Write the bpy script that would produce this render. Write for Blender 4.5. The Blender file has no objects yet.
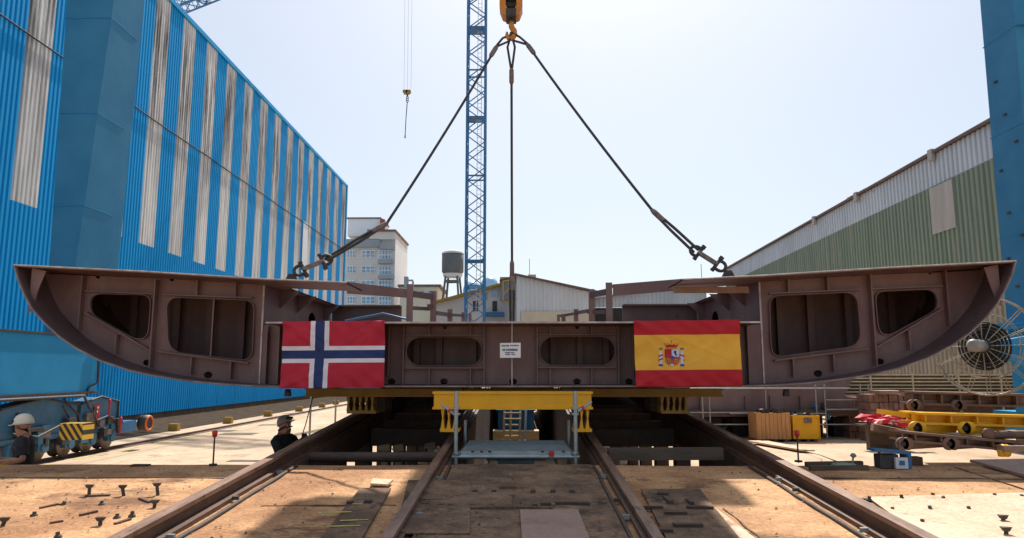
import bpy, math, random
from mathutils import Vector, Matrix, Euler
from mathutils.geometry import tessellate_polygon
R = math.radians
random.seed(7)
scn = bpy.context.scene
col = scn.collection

# ------------------------------------------------------------------ camera, world, sun, exposure
CAMZ = 2.45
F = 717.0
cam_d = bpy.data.cameras.new('camera'); cam = bpy.data.objects.new('camera', cam_d); col.objects.link(cam)
cam_d.sensor_width = 36.0; cam_d.lens = F * 36.0 / 1024.0
cam_d.clip_start = 0.1; cam_d.clip_end = 5000
cam.location = (0, 0, CAMZ)
cam.rotation_euler = Euler((R(90 + 8.17), 0, R(0.8)))
scn.camera = cam
RM = cam.rotation_euler.to_matrix()

SUN_EL, SUN_AZ = 52.0, 7.0          # azimuth measured from +Y towards +X
w = bpy.data.worlds.new('World'); scn.world = w; w.use_nodes = True
nt = w.node_tree
bg = nt.nodes['Background']
sky = nt.nodes.new('ShaderNodeTexSky'); sky.sky_type = 'NISHITA'; sky.sun_disc = False
sky.sun_elevation = R(SUN_EL); sky.sun_rotation = R(SUN_AZ)
sky.air_density = 1.0; sky.dust_density = 2.0; sky.ozone_density = 1.0
hz = nt.nodes.new('ShaderNodeMix'); hz.data_type = 'RGBA'; hz.inputs[0].default_value = .5      # thin summer haze evens the sky out
hz.inputs[7].default_value = (5.95, 6.5, 7.1, 1); nt.links.new(sky.outputs[0], hz.inputs[6]); nt.links.new(hz.outputs[2], bg.inputs[0]); bg.inputs[1].default_value = 0.093
sd = bpy.data.lights.new('sun', 'SUN'); sd.energy = 5.0; sd.angle = R(0.53); sd.color = (1.0, 0.94, 0.85)
so = bpy.data.objects.new('sun', sd); col.objects.link(so)
tosun = Vector((math.sin(R(SUN_AZ)) * math.cos(R(SUN_EL)), math.cos(R(SUN_AZ)) * math.cos(R(SUN_EL)), math.sin(R(SUN_EL))))
so.rotation_euler = tosun.to_track_quat('Z', 'Y').to_euler(); so.location = (0, 0, 60)
vs = scn.view_settings
vs.view_transform = 'Standard'; vs.look = 'None'; vs.gamma = 1.0; vs.use_curve_mapping = False
vs.exposure = 0.55

def P(px, py, Y):
    """world point on the plane y=Y seen at that pixel (used to read sizes off the photograph)"""
    d = RM @ Vector(((px - 512) / F, -(py - 269) / F, -1.0))
    t = Y / d.y
    return Vector((0, 0, CAMZ)) + d * t
def PZ(px, py, z):
    d = RM @ Vector(((px - 512) / F, -(py - 269) / F, -1.0))
    t = (z - CAMZ) / d.z
    return Vector((0, 0, CAMZ)) + d * t

# ------------------------------------------------------------------ materials
def mat(name, c, c2=None, rough=0.6, metal=0.0, scale=3.0, stretch=(1, 1, 1), bump=0.0, bscale=30.0,
        spots=None, sscale=6.0, samount=0.55, spec=0.4, lo=0.35, hi=0.65, sstretch=(1, 1, 1), fine=0.0, spots2=None, s2scale=12.0, s2amount=.58):
    m = bpy.data.materials.new(name); m.use_nodes = True
    n = m.node_tree.nodes; l = m.node_tree.links
    b = n['Principled BSDF']; b.inputs['Roughness'].default_value = rough; b.inputs['Metallic'].default_value = metal
    b.inputs['Specular IOR Level'].default_value = spec
    tc = n.new('ShaderNodeTexCoord')
    cur = None
    def noise(sc, st, det=6.0, ro=0.6):
        mp = n.new('ShaderNodeMapping'); mp.inputs['Scale'].default_value = st
        l.new(tc.outputs['Object'], mp.inputs[0])
        t = n.new('ShaderNodeTexNoise'); t.inputs['Scale'].default_value = sc; t.inputs['Detail'].default_value = det
        t.inputs['Roughness'].default_value = ro
        l.new(mp.outputs[0], t.inputs['Vector']); return t
    def ramp(src, a, z):
        r = n.new('ShaderNodeMapRange'); r.inputs[1].default_value = a; r.inputs[2].default_value = z
        l.new(src, r.inputs[0]); return r.outputs[0]
    def mix(fac, A, B):
        x = n.new('ShaderNodeMix'); x.data_type = 'RGBA'
        if hasattr(fac, 'links'): l.new(fac, x.inputs[0])
        else: x.inputs[0].default_value = fac
        for v, i in ((A, 6), (B, 7)):
            if isinstance(v, tuple): x.inputs[i].default_value = v + (1,)
            else: l.new(v, x.inputs[i])
        return x.outputs[2]
    cur = c
    if c2:
        t = noise(scale, stretch); cur = mix(ramp(t.outputs['Fac'], lo, hi), c, c2)
    if spots:
        t = noise(sscale, sstretch, 8.0, 0.7); cur = mix(ramp(t.outputs['Fac'], samount, samount + 0.1), cur, spots)
    if spots2:
        t = noise(s2scale, (1, 1, 1), 12.0, 0.7); cur = mix(ramp(t.outputs['Fac'], s2amount, s2amount + 0.22), cur, spots2)
    if fine:
        t = noise(26.0, stretch, 6.0, .8); g = n.new('ShaderNodeMapRange'); l.new(t.outputs['Fac'], g.inputs[0])
        g.inputs[1].default_value = .25; g.inputs[2].default_value = .75; g.inputs[3].default_value = 1 - fine; g.inputs[4].default_value = 1 + fine
        vm = n.new('ShaderNodeVectorMath'); vm.operation = 'SCALE'
        if isinstance(cur, tuple): vm.inputs[0].default_value = cur
        else: l.new(cur, vm.inputs[0])
        l.new(g.outputs[0], vm.inputs['Scale']); cur = vm.outputs[0]
    if isinstance(cur, tuple): b.inputs['Base Color'].default_value = cur + (1,)
    else: l.new(cur, b.inputs['Base Color'])
    if bump:
        t = noise(bscale, (1, 1, 1), 8.0); bp = n.new('ShaderNodeBump'); bp.inputs['Strength'].default_value = bump
        bp.inputs['Distance'].default_value = 0.02
        l.new(t.outputs['Fac'], bp.inputs['Height']); l.new(bp.outputs[0], b.inputs['Normal'])
    if c2 or spots:
        t = noise(scale * 2.3, (1, 1, 1)); rr = n.new('ShaderNodeMapRange'); l.new(t.outputs['Fac'], rr.inputs[0])
        rr.inputs[3].default_value = max(0, rough - .15); rr.inputs[4].default_value = min(1, rough + .15)
        l.new(rr.outputs[0], b.inputs['Roughness'])
    return m

M = {}
M['primer'] = mat('primer', (.145, .082, .078), (.2, .128, .122), rough=.5, scale=1.3, stretch=(1, 1, .5), lo=.4, hi=.62, spots2=(.23, .165, .16), s2scale=4.5, s2amount=.6, spots=(.085, .046, .042), sscale=3.2, samount=.62, bump=.12, bscale=12, fine=.1)
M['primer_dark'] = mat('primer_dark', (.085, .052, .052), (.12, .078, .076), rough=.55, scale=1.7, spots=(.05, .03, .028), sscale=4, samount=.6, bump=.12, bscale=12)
M['weld'] = mat('weld', (.55, .5, .48), (.34, .28, .26), rough=.45, scale=9)  # pale tone for weld seams and the painted sunlit deck edge
M['plate_edge'] = mat('plate_edge', (.3, .24, .23), (.17, .12, .11), rough=.5, scale=5)
M['apron'] = mat('apron', (.53, .305, .155), (.31, .155, .075), rough=.9, scale=.7, lo=.42, hi=.58, spots=(.17, .085, .045), sscale=1.1, samount=.53, sstretch=(.8, 1.2, 1), bump=1.0, bscale=16, fine=.55, spec=.2, spots2=(.34, .18, .09), s2scale=2.4, s2amount=.47)
M['apron_dark'] = mat('apron_dark', (.115, .07, .045), (.235, .145, .088), rough=.85, scale=1.5, lo=.4, hi=.6, spots=(.045, .03, .022), sscale=2.2, samount=.54, bump=.9, bscale=18, fine=.6, spec=.25, spots2=(.08, .048, .03), s2scale=4.0, s2amount=.47)
M['plate_pink'] = mat('plate_pink', (.32, .2, .155), (.24, .15, .115), rough=.7, scale=2, spots=(.12, .08, .06), sscale=3, samount=.57, bump=.3, fine=.25, spots2=(.2, .12, .085), s2scale=9)
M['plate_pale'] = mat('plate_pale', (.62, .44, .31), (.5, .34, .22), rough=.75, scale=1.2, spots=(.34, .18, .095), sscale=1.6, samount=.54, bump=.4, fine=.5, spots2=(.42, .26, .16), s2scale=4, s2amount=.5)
M['yard'] = mat('yard', (.54, .42, .3), (.4, .28, .185), rough=.9, scale=.35, stretch=(1, .35, 1), spots=(.22, .16, .11), sscale=.8, samount=.58, bump=.3, fine=.25, spec=.2, spots2=(.34, .235, .15), s2scale=1.6, s2amount=.5)
M['rail'] = mat('rail', (.13, .062, .036), (.075, .042, .03), rough=.55, scale=4, spots=(.2, .1, .05), sscale=9, samount=.62, bump=.2, fine=.15)
M['rail_top'] = mat('rail_top', (.26, .155, .11), (.13, .075, .052), rough=.5, metal=.15, scale=4, stretch=(3, .4, 1), spots=(.07, .04, .028), sscale=6, samount=.55, sstretch=(2, .4, 1))
M['rust_dark'] = mat('rust_dark', (.045, .03, .024), (.08, .048, .034), rough=.7, scale=3, bump=.3)
M['black_steel'] = mat('black_steel', (.015, .014, .014), (.03, .026, .023), rough=.6, scale=4)
M['timber'] = mat('timber', (.12, .085, .06), (.07, .05, .035), rough=.8, scale=3, stretch=(.5, 4, 4), bump=.4)
M['wood'] = mat('wood', (.58, .29, .11), (.42, .2, .075), rough=.75, scale=3, stretch=(6, 6, .6), bump=.3, spots=(.14, .07, .04), sscale=5, samount=.64)
M['plank'] = mat('plank', (.5, .38, .22), (.36, .26, .15), rough=.75, scale=4, stretch=(.6, 4, 4))
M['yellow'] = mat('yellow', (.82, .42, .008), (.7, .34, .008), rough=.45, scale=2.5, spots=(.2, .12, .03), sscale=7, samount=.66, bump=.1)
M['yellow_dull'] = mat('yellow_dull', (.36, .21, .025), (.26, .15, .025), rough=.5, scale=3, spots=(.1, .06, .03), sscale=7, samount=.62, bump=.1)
M['hook_orange'] = mat('hook_orange', (.55, .22, .025), (.42, .16, .02), rough=.45, scale=4, spots=(.1, .05, .03), sscale=9, samount=.62)
M['hall_blue'] = mat('hall_blue', (.003, .29, .64), (.004, .32, .68), rough=.55, spec=.15, scale=.5, stretch=(1, 1, .15), spots=(.004, .19, .5), sscale=1.2, samount=.6, sstretch=(1, 1, .12))
M['crane_blue'] = mat('crane_blue', (.022, .16, .32), (.04, .21, .38), rough=.6, spec=.2, scale=.5, spots=(.2, .12, .08), sscale=2.4, samount=.67, bump=.08, bscale=6)
M['crane_blue_deep'] = mat('crane_blue_deep', (.012, .2, .42), (.016, .24, .48), rough=.5, spec=.25, scale=.8, spots=(.12, .26, .38), sscale=3.0, samount=.66, bump=.08, bscale=6)
M['mast_blue'] = mat('mast_blue', (.02, .13, .3), (.03, .17, .36), rough=.5, scale=1.5)
M['bogie_blue'] = mat('bogie_blue', (.05, .16, .27), (.03, .11, .2), rough=.5, scale=1.5, spots=(.05, .06, .07), sscale=4, samount=.6)
M['blue'] = mat('blue', (.02, .11, .26), (.03, .15, .32), rough=.45, scale=3)
M['silver'] = mat('silver', (.52, .57, .62), (.42, .47, .52), rough=.5, metal=.1, scale=.5, stretch=(1, 1, .2), spots=(.3, .3, .3), sscale=1.2, samount=.62)
M['green'] = mat('green', (.165, .225, .17), (.22, .275, .215), rough=.6, spec=.2, scale=.6, stretch=(1, 2.5, .12), spots=(.3, .31, .22), sscale=1.3, samount=.53, sstretch=(1, 2.2, .08))
M['beige'] = mat('beige', (.36, .31, .24), (.28, .24, .18), rough=.6, scale=.6, stretch=(1, 2, .2))
M['patch'] = mat('patch', (.42, .4, .37), (.33, .31, .28), rough=.6, scale=1, stretch=(1, 2, .2))
M['shed_grey'] = mat('shed_grey', (.6, .63, .66), (.5, .53, .56), rough=.5, scale=.4, stretch=(1, 1, .2))
M['shed_wall'] = mat('shed_wall', (.58, .56, .53), (.48, .46, .44), rough=.8, scale=.3)
M['shed_tan'] = mat('shed_tan', (.6, .53, .4), (.5, .44, .33), rough=.7, scale=.5)
M['roof_brown'] = mat('roof_brown', (.12, .08, .07), (.17, .12, .1), rough=.8, scale=1)
M['galv'] = mat('galv', (.36, .41, .43), (.26, .31, .33), rough=.35, metal=.55, scale=6)
M['pipe'] = mat('pipe', (.4, .38, .34), (.3, .28, .25), rough=.4, metal=.5, scale=4)
M['dark_matte'] = mat('dark_matte', (.05, .04, .033), (.085, .065, .05), rough=1.0, spec=0.0, scale=2)
M['rail_gold'] = mat('rail_gold', (.5, .41, .25), (.38, .3, .18), rough=.5, scale=3)
M['rope'] = mat('rope', (.03, .028, .028), (.06, .055, .05), rough=.5, metal=.3, scale=60)
M['rope_thin'] = mat('rope_thin', (.38, .4, .43), None, rough=.5)
M['steel_worn'] = mat('steel_worn', (.22, .18, .15), (.12, .09, .08), rough=.45, metal=.4, scale=12)
M['dark_metal'] = mat('dark_metal', (.03, .03, .034), (.055, .05, .05), rough=.6, metal=.05, scale=10)
M['concrete'] = mat('concrete', (.14, .14, .14), (.085, .085, .085), rough=.85, scale=.7, stretch=(1, 1, .4), spots=(.08, .08, .08), sscale=1.6, samount=.58, sstretch=(1, 1, .25))
M['apt_wall'] = mat('apt_wall', (.56, .54, .51), (.47, .455, .43), rough=.8, scale=.25)
M['apt_white'] = mat('apt_white', (.75, .77, .79), (.68, .7, .72), rough=.7, scale=.3)
M['apt_grey'] = mat('apt_grey', (.28, .31, .34), (.22, .25, .28), rough=.7, scale=.3)
M['glass'] = mat('glass', (.12, .2, .3), (.3, .38, .46), rough=.12, scale=.6, spec=.8)
M['white_paint'] = mat('white_paint', (.75, .76, .76), (.68, .69, .7), rough=.45, scale=3)
M['terracotta'] = mat('terracotta', (.3, .09, .06), (.22, .07, .05), rough=.8, scale=2)
M['dome_blue'] = mat('dome_blue', (.3, .48, .62), (.22, .4, .55), rough=.35, scale=1)
M['fl_red'] = mat('fl_red', (.46, .018, .045), (.40, .014, .036), rough=.75, scale=3, fine=.06)
M['fl_red_es'] = mat('fl_red_es', (.47, .012, .025), (.4, .01, .02), rough=.75, scale=3, fine=.06)
M['fl_yellow'] = mat('fl_yellow', (.8, .44, .05), (.74, .39, .045), rough=.75, scale=3, fine=.06)
M['fl_blue'] = mat('fl_blue', (.012, .03, .12), (.016, .04, .15), rough=.75, scale=3)
M['fl_white'] = mat('fl_white', (.72, .7, .76), (.64, .63, .7), rough=.75, scale=3)
M['crest_white'] = mat('crest_white', (.5, .58, .8), None, rough=.7)
M['crest_purple'] = mat('crest_purple', (.06, .03, .1), None, rough=.7)
M['crest_green'] = mat('crest_green', (.1, .13, .05), None, rough=.7)
M['crest_blue'] = mat('crest_blue', (.02, .07, .3), None, rough=.7)
M['crest_gold'] = mat('crest_gold', (.5, .25, .05), None, rough=.6)
M['crest_rust'] = mat('crest_rust', (.42, .08, .03), None, rough=.7)
M['ink'] = mat('ink', (.06, .05, .12), None, rough=.7)
M['skin'] = mat('skin', (.42, .2, .12), (.36, .165, .1), rough=.55, scale=20)
M['shirt'] = mat('shirt', (.013, .012, .013), (.024, .022, .023), rough=.85, scale=14, bump=.3)
M['trouser'] = mat('trouser', (.02, .024, .035), (.03, .034, .045), rough=.85, scale=14, bump=.3)
M['helmet'] = mat('helmet', (.8, .74, .6), (.72, .66, .53), rough=.35, scale=6)
M['helmet_grey'] = mat('helmet_grey', (.3, .27, .22), (.22, .2, .17), rough=.45, scale=6)
M['glove'] = mat('glove', (.5, .48, .4), (.4, .38, .32), rough=.9, scale=30)
M['glove_dark'] = mat('glove_dark', (.05, .05, .05), None, rough=.9)
M['red_paint'] = mat('red_paint', (.55, .02, .03), (.45, .02, .02), rough=.45, scale=6)
M['orange'] = mat('orange', (.65, .13, .03), None, rough=.5)
M['tarp_red'] = mat('tarp_red', (.6, .015, .04), (.75, .5, .48), rough=.7, scale=5, lo=.52, hi=.6)
M['brick'] = mat('brick', (.2, .1, .075), (.27, .15, .11), rough=.85, scale=5, spots=(.12, .07, .055), sscale=7, samount=.55)
M['paint_yellow'] = mat('paint_yellow', (.55, .46, .1), (.35, .28, .12), rough=.85, scale=6, lo=.45, hi=.6)
M['paint_green'] = mat('paint_green', (.3, .33, .22), (.38, .32, .22), rough=.85, scale=5, lo=.45, hi=.6)
M['rubber'] = mat('rubber', (.02, .02, .02), None, rough=.8)
M['reel_metal'] = mat('reel_metal', (.2, .175, .14), (.33, .29, .22), rough=.5, scale=3)
M['motor_grey'] = mat('motor_grey', (.3, .29, .27), (.2, .19, .18), rough=.5, scale=4)
M['grime'] = mat('grime', (.055, .045, .038), (.1, .08, .06), rough=.8, scale=4)

# weathered white stripes with soot streaks
def weathered():
    m = bpy.data.materials.new('weathered_white'); m.use_nodes = True
    n = m.node_tree.nodes; l = m.node_tree.links; b = n['Principled BSDF']; b.inputs['Roughness'].default_value = .6
    tc = n.new('ShaderNodeTexCoord'); sx = n.new('ShaderNodeSeparateXYZ'); l.new(tc.outputs['Object'], sx.inputs[0])
    mp = n.new('ShaderNodeMapping'); mp.inputs['Scale'].default_value = (1, 3.0, .16); l.new(tc.outputs['Object'], mp.inputs[0])
    t = n.new('ShaderNodeTexNoise'); t.inputs['Scale'].default_value = 1.1; t.inputs['Detail'].default_value = 9; t.inputs['Roughness'].default_value = .7
    l.new(mp.outputs[0], t.inputs[0])
    cr = n.new('ShaderNodeValToRGB'); e = cr.color_ramp.elements
    e[0].position = 0; e[0].color = (.28, .28, .28, 1); e[1].position = 1; e[1].color = (.1, .1, .1, 1)
    for p, v in ((.2, .28), (.42, .45), (.62, .62), (.78, .68), (.86, .5), (.93, .18)):
        x = e.new(p); x.color = (v, v, v, 1)
    mr = n.new('ShaderNodeMapRange'); mr.inputs[1].default_value = 8.0; mr.inputs[2].default_value = 24.0
    l.new(sx.outputs['Z'], mr.inputs[0]); l.new(mr.outputs[0], cr.inputs[0])
    a = n.new('ShaderNodeMath'); a.operation = 'MULTIPLY'; tn = n.new('ShaderNodeMapRange'); tn.inputs[1].default_value = .36; tn.inputs[2].default_value = .62; l.new(t.outputs['Fac'], tn.inputs[0]); l.new(cr.outputs[0], a.inputs[0]); l.new(tn.outputs[0], a.inputs[1])
    s = n.new('ShaderNodeMapRange'); s.inputs[1].default_value = .06; s.inputs[2].default_value = .55; l.new(a.outputs[0], s.inputs[0])
    x = n.new('ShaderNodeMix'); x.data_type = 'RGBA'; x.inputs[6].default_value = (.76, .75, .73, 1); x.inputs[7].default_value = (.13, .12, .115, 1)
    l.new(s.outputs[0], x.inputs[0]); l.new(x.outputs[2], b.inputs['Base Color'])
    return m
M['weathered'] = weathered()
def hazard():
    m = bpy.data.materials.new('hazard_stripe'); m.use_nodes = True
    n = m.node_tree.nodes; l = m.node_tree.links; b = n['Principled BSDF']; b.inputs['Roughness'].default_value = .5
    tc = n.new('ShaderNodeTexCoord'); mp = n.new('ShaderNodeMapping'); mp.inputs['Rotation'].default_value = (0, R(35), R(0)); l.new(tc.outputs['Object'], mp.inputs[0])
    wv = n.new('ShaderNodeTexWave'); wv.bands_direction = 'X'; wv.inputs['Scale'].default_value = 2.2; l.new(mp.outputs[0], wv.inputs[0])
    g = n.new('ShaderNodeMath'); g.operation = 'GREATER_THAN'; g.inputs[1].default_value = .5; l.new(wv.outputs['Fac'], g.inputs[0])
    x = n.new('ShaderNodeMix'); x.data_type = 'RGBA'; x.inputs[6].default_value = (.02, .02, .02, 1); x.inputs[7].default_value = (.65, .4, .03, 1)
    l.new(g.outputs[0], x.inputs[0]); l.new(x.outputs[2], b.inputs['Base Color']); return m
M['hazard'] = hazard()

# ------------------------------------------------------------------ mesh builder
class MB:
    def __init__(s): s.v = []; s.f = []; s.mi = []; s.sm = []
    def add(s, vs, fs, mi=0, smooth=False):
        o = len(s.v); s.v += [tuple(x) for x in vs]
        for f in fs: s.f.append([i + o for i in f]); s.mi.append(mi); s.sm.append(smooth)
    def hexa(s, p, mi=0):
        s.add(p, [(0, 3, 2, 1), (4, 5, 6, 7), (0, 1, 5, 4), (1, 2, 6, 5), (2, 3, 7, 6), (3, 0, 4, 7)], mi)
    def box(s, x0, x1, y0, y1, z0, z1, mi=0):
        s.hexa([(x0, y0, z0), (x1, y0, z0), (x1, y1, z0), (x0, y1, z0), (x0, y0, z1), (x1, y0, z1), (x1, y1, z1), (x0, y1, z1)], mi)
    def bar(s, a, b, wd, ht, up=(0, 0, 1), mi=0):
        a = Vector(a); b = Vector(b); d = (b - a).normalized(); up = Vector(up)
        if abs(d.dot(up)) > .98: up = Vector((0, 1, 0))
        x = d.cross(up).normalized() * wd / 2; z = x.cross(d).normalized() * ht / 2
        s.hexa([a - x - z, a + x - z, b + x - z, b - x - z, a - x + z, a + x + z, b + x + z, b - x + z], mi)
    def tube(s, pts, r, n=8, mi=0, closed=False, caps=True):
        pts = [Vector(p) for p in pts]; k = len(pts); rs = r if isinstance(r, (list, tuple)) else [r] * k
        vs = []; prev = None
        for i, p in enumerate(pts):
            if closed: d = pts[(i + 1) % k] - pts[i - 1]
            else: d = pts[min(i + 1, k - 1)] - pts[max(i - 1, 0)]
            d.normalize()
            if prev is None:
                a = Vector((0, 0, 1)) if abs(d.z) < .9 else Vector((0, 1, 0))
                x = d.cross(a).normalized()
            else: x = (prev - d * prev.dot(d)).normalized()
            prev = x; y = d.cross(x)
            for j in range(n):
                an = 2 * math.pi * j / n; vs.append(p + (x * math.cos(an) + y * math.sin(an)) * rs[i])
        fs = []
        for i in range(k if closed else k - 1):
            i2 = (i + 1) % k
            for j in range(n): j2 = (j + 1) % n; fs.append((i * n + j, i * n + j2, i2 * n + j2, i2 * n + j))
        s.add(vs, fs, mi, True)
        if not closed and caps:
            s.add(vs[:n], [tuple(range(n))[::-1]], mi); s.add(vs[-n:], [tuple(range(n))], mi)
    def cyl(s, a, b, r, n=16, mi=0): s.tube([a, b], r, n, mi)
    def lathe(s, prof, c=(0, 0, 0), n=24, axis='z', mi=0):
        vs = []; k = len(prof)
        for (r, h) in prof:
            for j in range(n):
                a = 2 * math.pi * j / n
                if axis == 'z': vs.append((c[0] + r * math.cos(a), c[1] + r * math.sin(a), c[2] + h))
                elif axis == 'y': vs.append((c[0] + r * math.cos(a), c[1] + h, c[2] + r * math.sin(a)))
                else: vs.append((c[0] + h, c[1] + r * math.cos(a), c[2] + r * math.sin(a)))
        fs = [(i * n + j, i * n + (j + 1) % n, (i + 1) * n + (j + 1) % n, (i + 1) * n + j) for i in range(k - 1) for j in range(n)]
        s.add(vs, fs, mi, True)
        s.add(vs[:n], [tuple(range(n))], mi); s.add(vs[-n:], [tuple(range(n))[::-1]], mi)
    def plate(s, loops, off, mi=0):
        """loops of 3D points (outer, then holes), given thickness by the vector off"""
        off = Vector(off); loops = [[Vector(p) for p in L] for L in loops]
        tri = tessellate_polygon(loops); flat = [p for L in loops for p in L]; n = len(flat)
        fs = [tuple(t) for t in tri] + [tuple(i + n for i in t[::-1]) for t in tri]
        o = 0
        for L in loops:
            k = len(L)
            for i in range(k): a = o + i; b = o + (i + 1) % k; fs.append((a, b, b + n, a + n))
            o += k
        s.add(flat + [p + off for p in flat], fs, mi)
    def ring(s, L, grow, off, mi=0):
        """flat bar welded round a hole: loop L thickened towards its centre by grow, extruded by off"""
        L = [Vector(p) for p in L]; c = sum(L, Vector()) / len(L); off = Vector(off); k = len(L)
        I = [p + (c - p).normalized() * grow for p in L]
        vs = L + I + [p + off for p in L] + [p + off for p in I]; fs = []
        for i in range(k):
            j = (i + 1) % k
            fs += [(i, j, 2 * k + j, 2 * k + i), (k + i, k + j, 3 * k + j, 3 * k + i), (2 * k + i, 2 * k + j, 3 * k + j, 3 * k + i)]
        s.add(vs, fs, mi)
    def build(s, name, mats, parent=None, base=None):
        me = bpy.data.meshes.new(name)
        if not isinstance(mats, (list, tuple)): mats = [mats]
        me.from_pydata(s.v, [], s.f)
        for m in mats: me.materials.append(m)
        me.polygons.foreach_set('material_index', s.mi); me.polygons.foreach_set('use_smooth', s.sm)
        import bmesh
        bm = bmesh.new(); bm.from_mesh(me)
        bmesh.ops.recalc_face_normals(bm, faces=bm.faces); bm.to_mesh(me); bm.free()
        o = bpy.data.objects.new(name, me); col.objects.link(o)
        if parent is not None:
            o.parent = parent
            l = parent.matrix_world_loc if False else None
            # meshes are written in world coordinates unless told otherwise: undo the parents' offset
            p = parent; t = Vector((0, 0, 0))
            while p is not None: t += Vector(p.location); p = p.parent
            o.location = -t if base is None else base
        return o

def tag(o, label=None, cat=None, group=None, kind=None):
    if label: o['label'] = label
    if cat: o['category'] = cat
    if group: o['group'] = group
    if kind: o['kind'] = kind
    return o
def thing(name, label, cat, loc=(0, 0, 0), group=None):
    o = bpy.data.objects.new(name, None); col.objects.link(o); o.location = loc; o.empty_display_size = .2
    return tag(o, label, cat, group)
def copy_tree(o, parent=None, loc=None, label=None):
    c = o.copy(); col.objects.link(c)
    if parent is not None: c.parent = parent
    if loc is not None: c.location = loc
    if label: c['label'] = label
    for ch in list(o.children): copy_tree(ch, c)
    return c
def arc(cx, cz, r, a0, a1, n):
    return [(cx + r * math.cos(R(a0 + (a1 - a0) * i / n)), cz + r * math.sin(R(a0 + (a1 - a0) * i / n))) for i in range(n + 1)]
def rounded(pts, rad, n=5):
    """round the corners of a closed 2D polygon"""
    out = []; k = len(pts)
    for i in range(k):
        p0 = Vector(pts[i - 1]); p = Vector(pts[i]); p1 = Vector(pts[(i + 1) % k])
        r = rad[i] if isinstance(rad, (list, tuple)) else rad
        d0 = (p0 - p); d1 = (p1 - p); r0 = min(r, d0.length * .49); r1 = min(r, d1.length * .49)
        a = p + d0.normalized() * r0; b = p + d1.normalized() * r1
        for j in range(n + 1):
            t = j / n; out.append(tuple((1 - t) ** 2 * a + 2 * t * (1 - t) * p + t * t * b))
    return out

# ------------------------------------------------------------------ ground, slipway
SLOPE = .061
def za(Y): return CAMZ - 1.70 + SLOPE * Y          # top of the slipway apron
EDGE = 9.12

g = MB(); g.add([(-1500, -300, 0), (1500, -300, 0), (1500, 3000, 0), (-1500, 3000, 0)], [(0, 1, 2, 3)])
tag(g.build('ground', M['yard']), kind='structure')

# apron: one sloping slab, its far edge a sheer drop to the yard
a = MB()
nx, ny = 90, 60
X0, X1, Y0 = -16.0, 16.0, -6.0
vs = []
for j in range(ny + 1):
    for i in range(nx + 1):
        x = X0 + (X1 - X0) * i / nx; y = Y0 + (EDGE - Y0) * j / ny
        if j == ny: y += .03 * math.sin(x * 2.1) * math.sin(x * .7)
        vs.append((x, y, za(y) + (random.uniform(-.006, .006) if 0 < j < ny else 0)))
fs = []
for j in range(ny):
    for i in range(nx):
        q = j * (nx + 1) + i; fs.append((q, q + 1, q + nx + 2, q + nx + 1))
a.add(vs, fs, 0)
top = [vs[ny * (nx + 1) + i] for i in range(nx + 1)]
a.add(top + [(p[0], p[1], -.2) for p in top], [(i, i + 1, nx + 2 + i, nx + 1 + i) for i in range(nx)], 1)
for sx, c in ((X0, 0), (X1, nx)):
    e = [vs[j * (nx + 1) + c] for j in range(ny + 1)]
    a.add(e + [(p[0], p[1], -.2) for p in e], [(j, j + 1, ny + 2 + j, ny + 1 + j) for j in range(ny)], 1)
apron = tag(a.build('slipway_apron', [M['apron'], M['apron_dark']]), kind='structure')

def sheet(poly, mname, nm, h=.012, lift=.006, parent=apron, label=None):
    """steel or concrete sheet lying on the apron; poly in (x, y)"""
    m = MB(); m.plate([[(x, y, za(y) + lift) for x, y in poly]], (0, 0, h))
    o = m.build(nm, M[mname], parent)
    if label: o['label'] = label
    return o
def onap(px, py):
    """x, y on the apron under a pixel"""
    d = RM @ Vector(((px - 512) / F, -(py - 269) / F, -1.0))
    t = (-1.70) / (d.z - SLOPE * d.y); return (d.x * t, d.y * t)
# darker steel plating between the inner rails and either side of it
sheet([(-.86, -2), (.86, -2), (.84, 9.06), (-.84, 9.06)], 'apron_dark', 'deck_plate', .02)
sheet([onap(408, 484), onap(470, 484), onap(470, 538), onap(395, 538)], 'apron_dark', 'cover_plate', .012, .03)
sheet([onap(520, 515), onap(578, 515), onap(590, 545), onap(522, 545)], 'plate_pink', 'cover_plate', .016, .034, label='pinkish bare steel cover plate')
sheet([onap(428, 496), onap(512, 497), onap(512, 512), onap(420, 512)], 'apron_dark', 'cover_plate', .014, .03)
sheet([onap(360, 491), onap(391, 491), onap(360, 545), onap(318, 545)], 'apron_dark', 'cover_plate', .02, .012)
sheet([onap(641, 492), onap(700, 492), onap(742, 545), onap(668, 545)], 'apron_dark', 'cover_plate', .02, .012)
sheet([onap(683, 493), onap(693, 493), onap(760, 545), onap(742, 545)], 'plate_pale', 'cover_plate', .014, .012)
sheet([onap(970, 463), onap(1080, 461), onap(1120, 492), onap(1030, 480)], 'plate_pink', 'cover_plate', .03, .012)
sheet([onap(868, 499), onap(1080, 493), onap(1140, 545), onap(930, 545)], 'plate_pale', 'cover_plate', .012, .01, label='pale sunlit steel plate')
sheet([onap(373, 483), onap(393, 484), onap(388, 489), onap(370, 488)], 'plate_pale', 'cover_plate', .02, .03)
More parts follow.
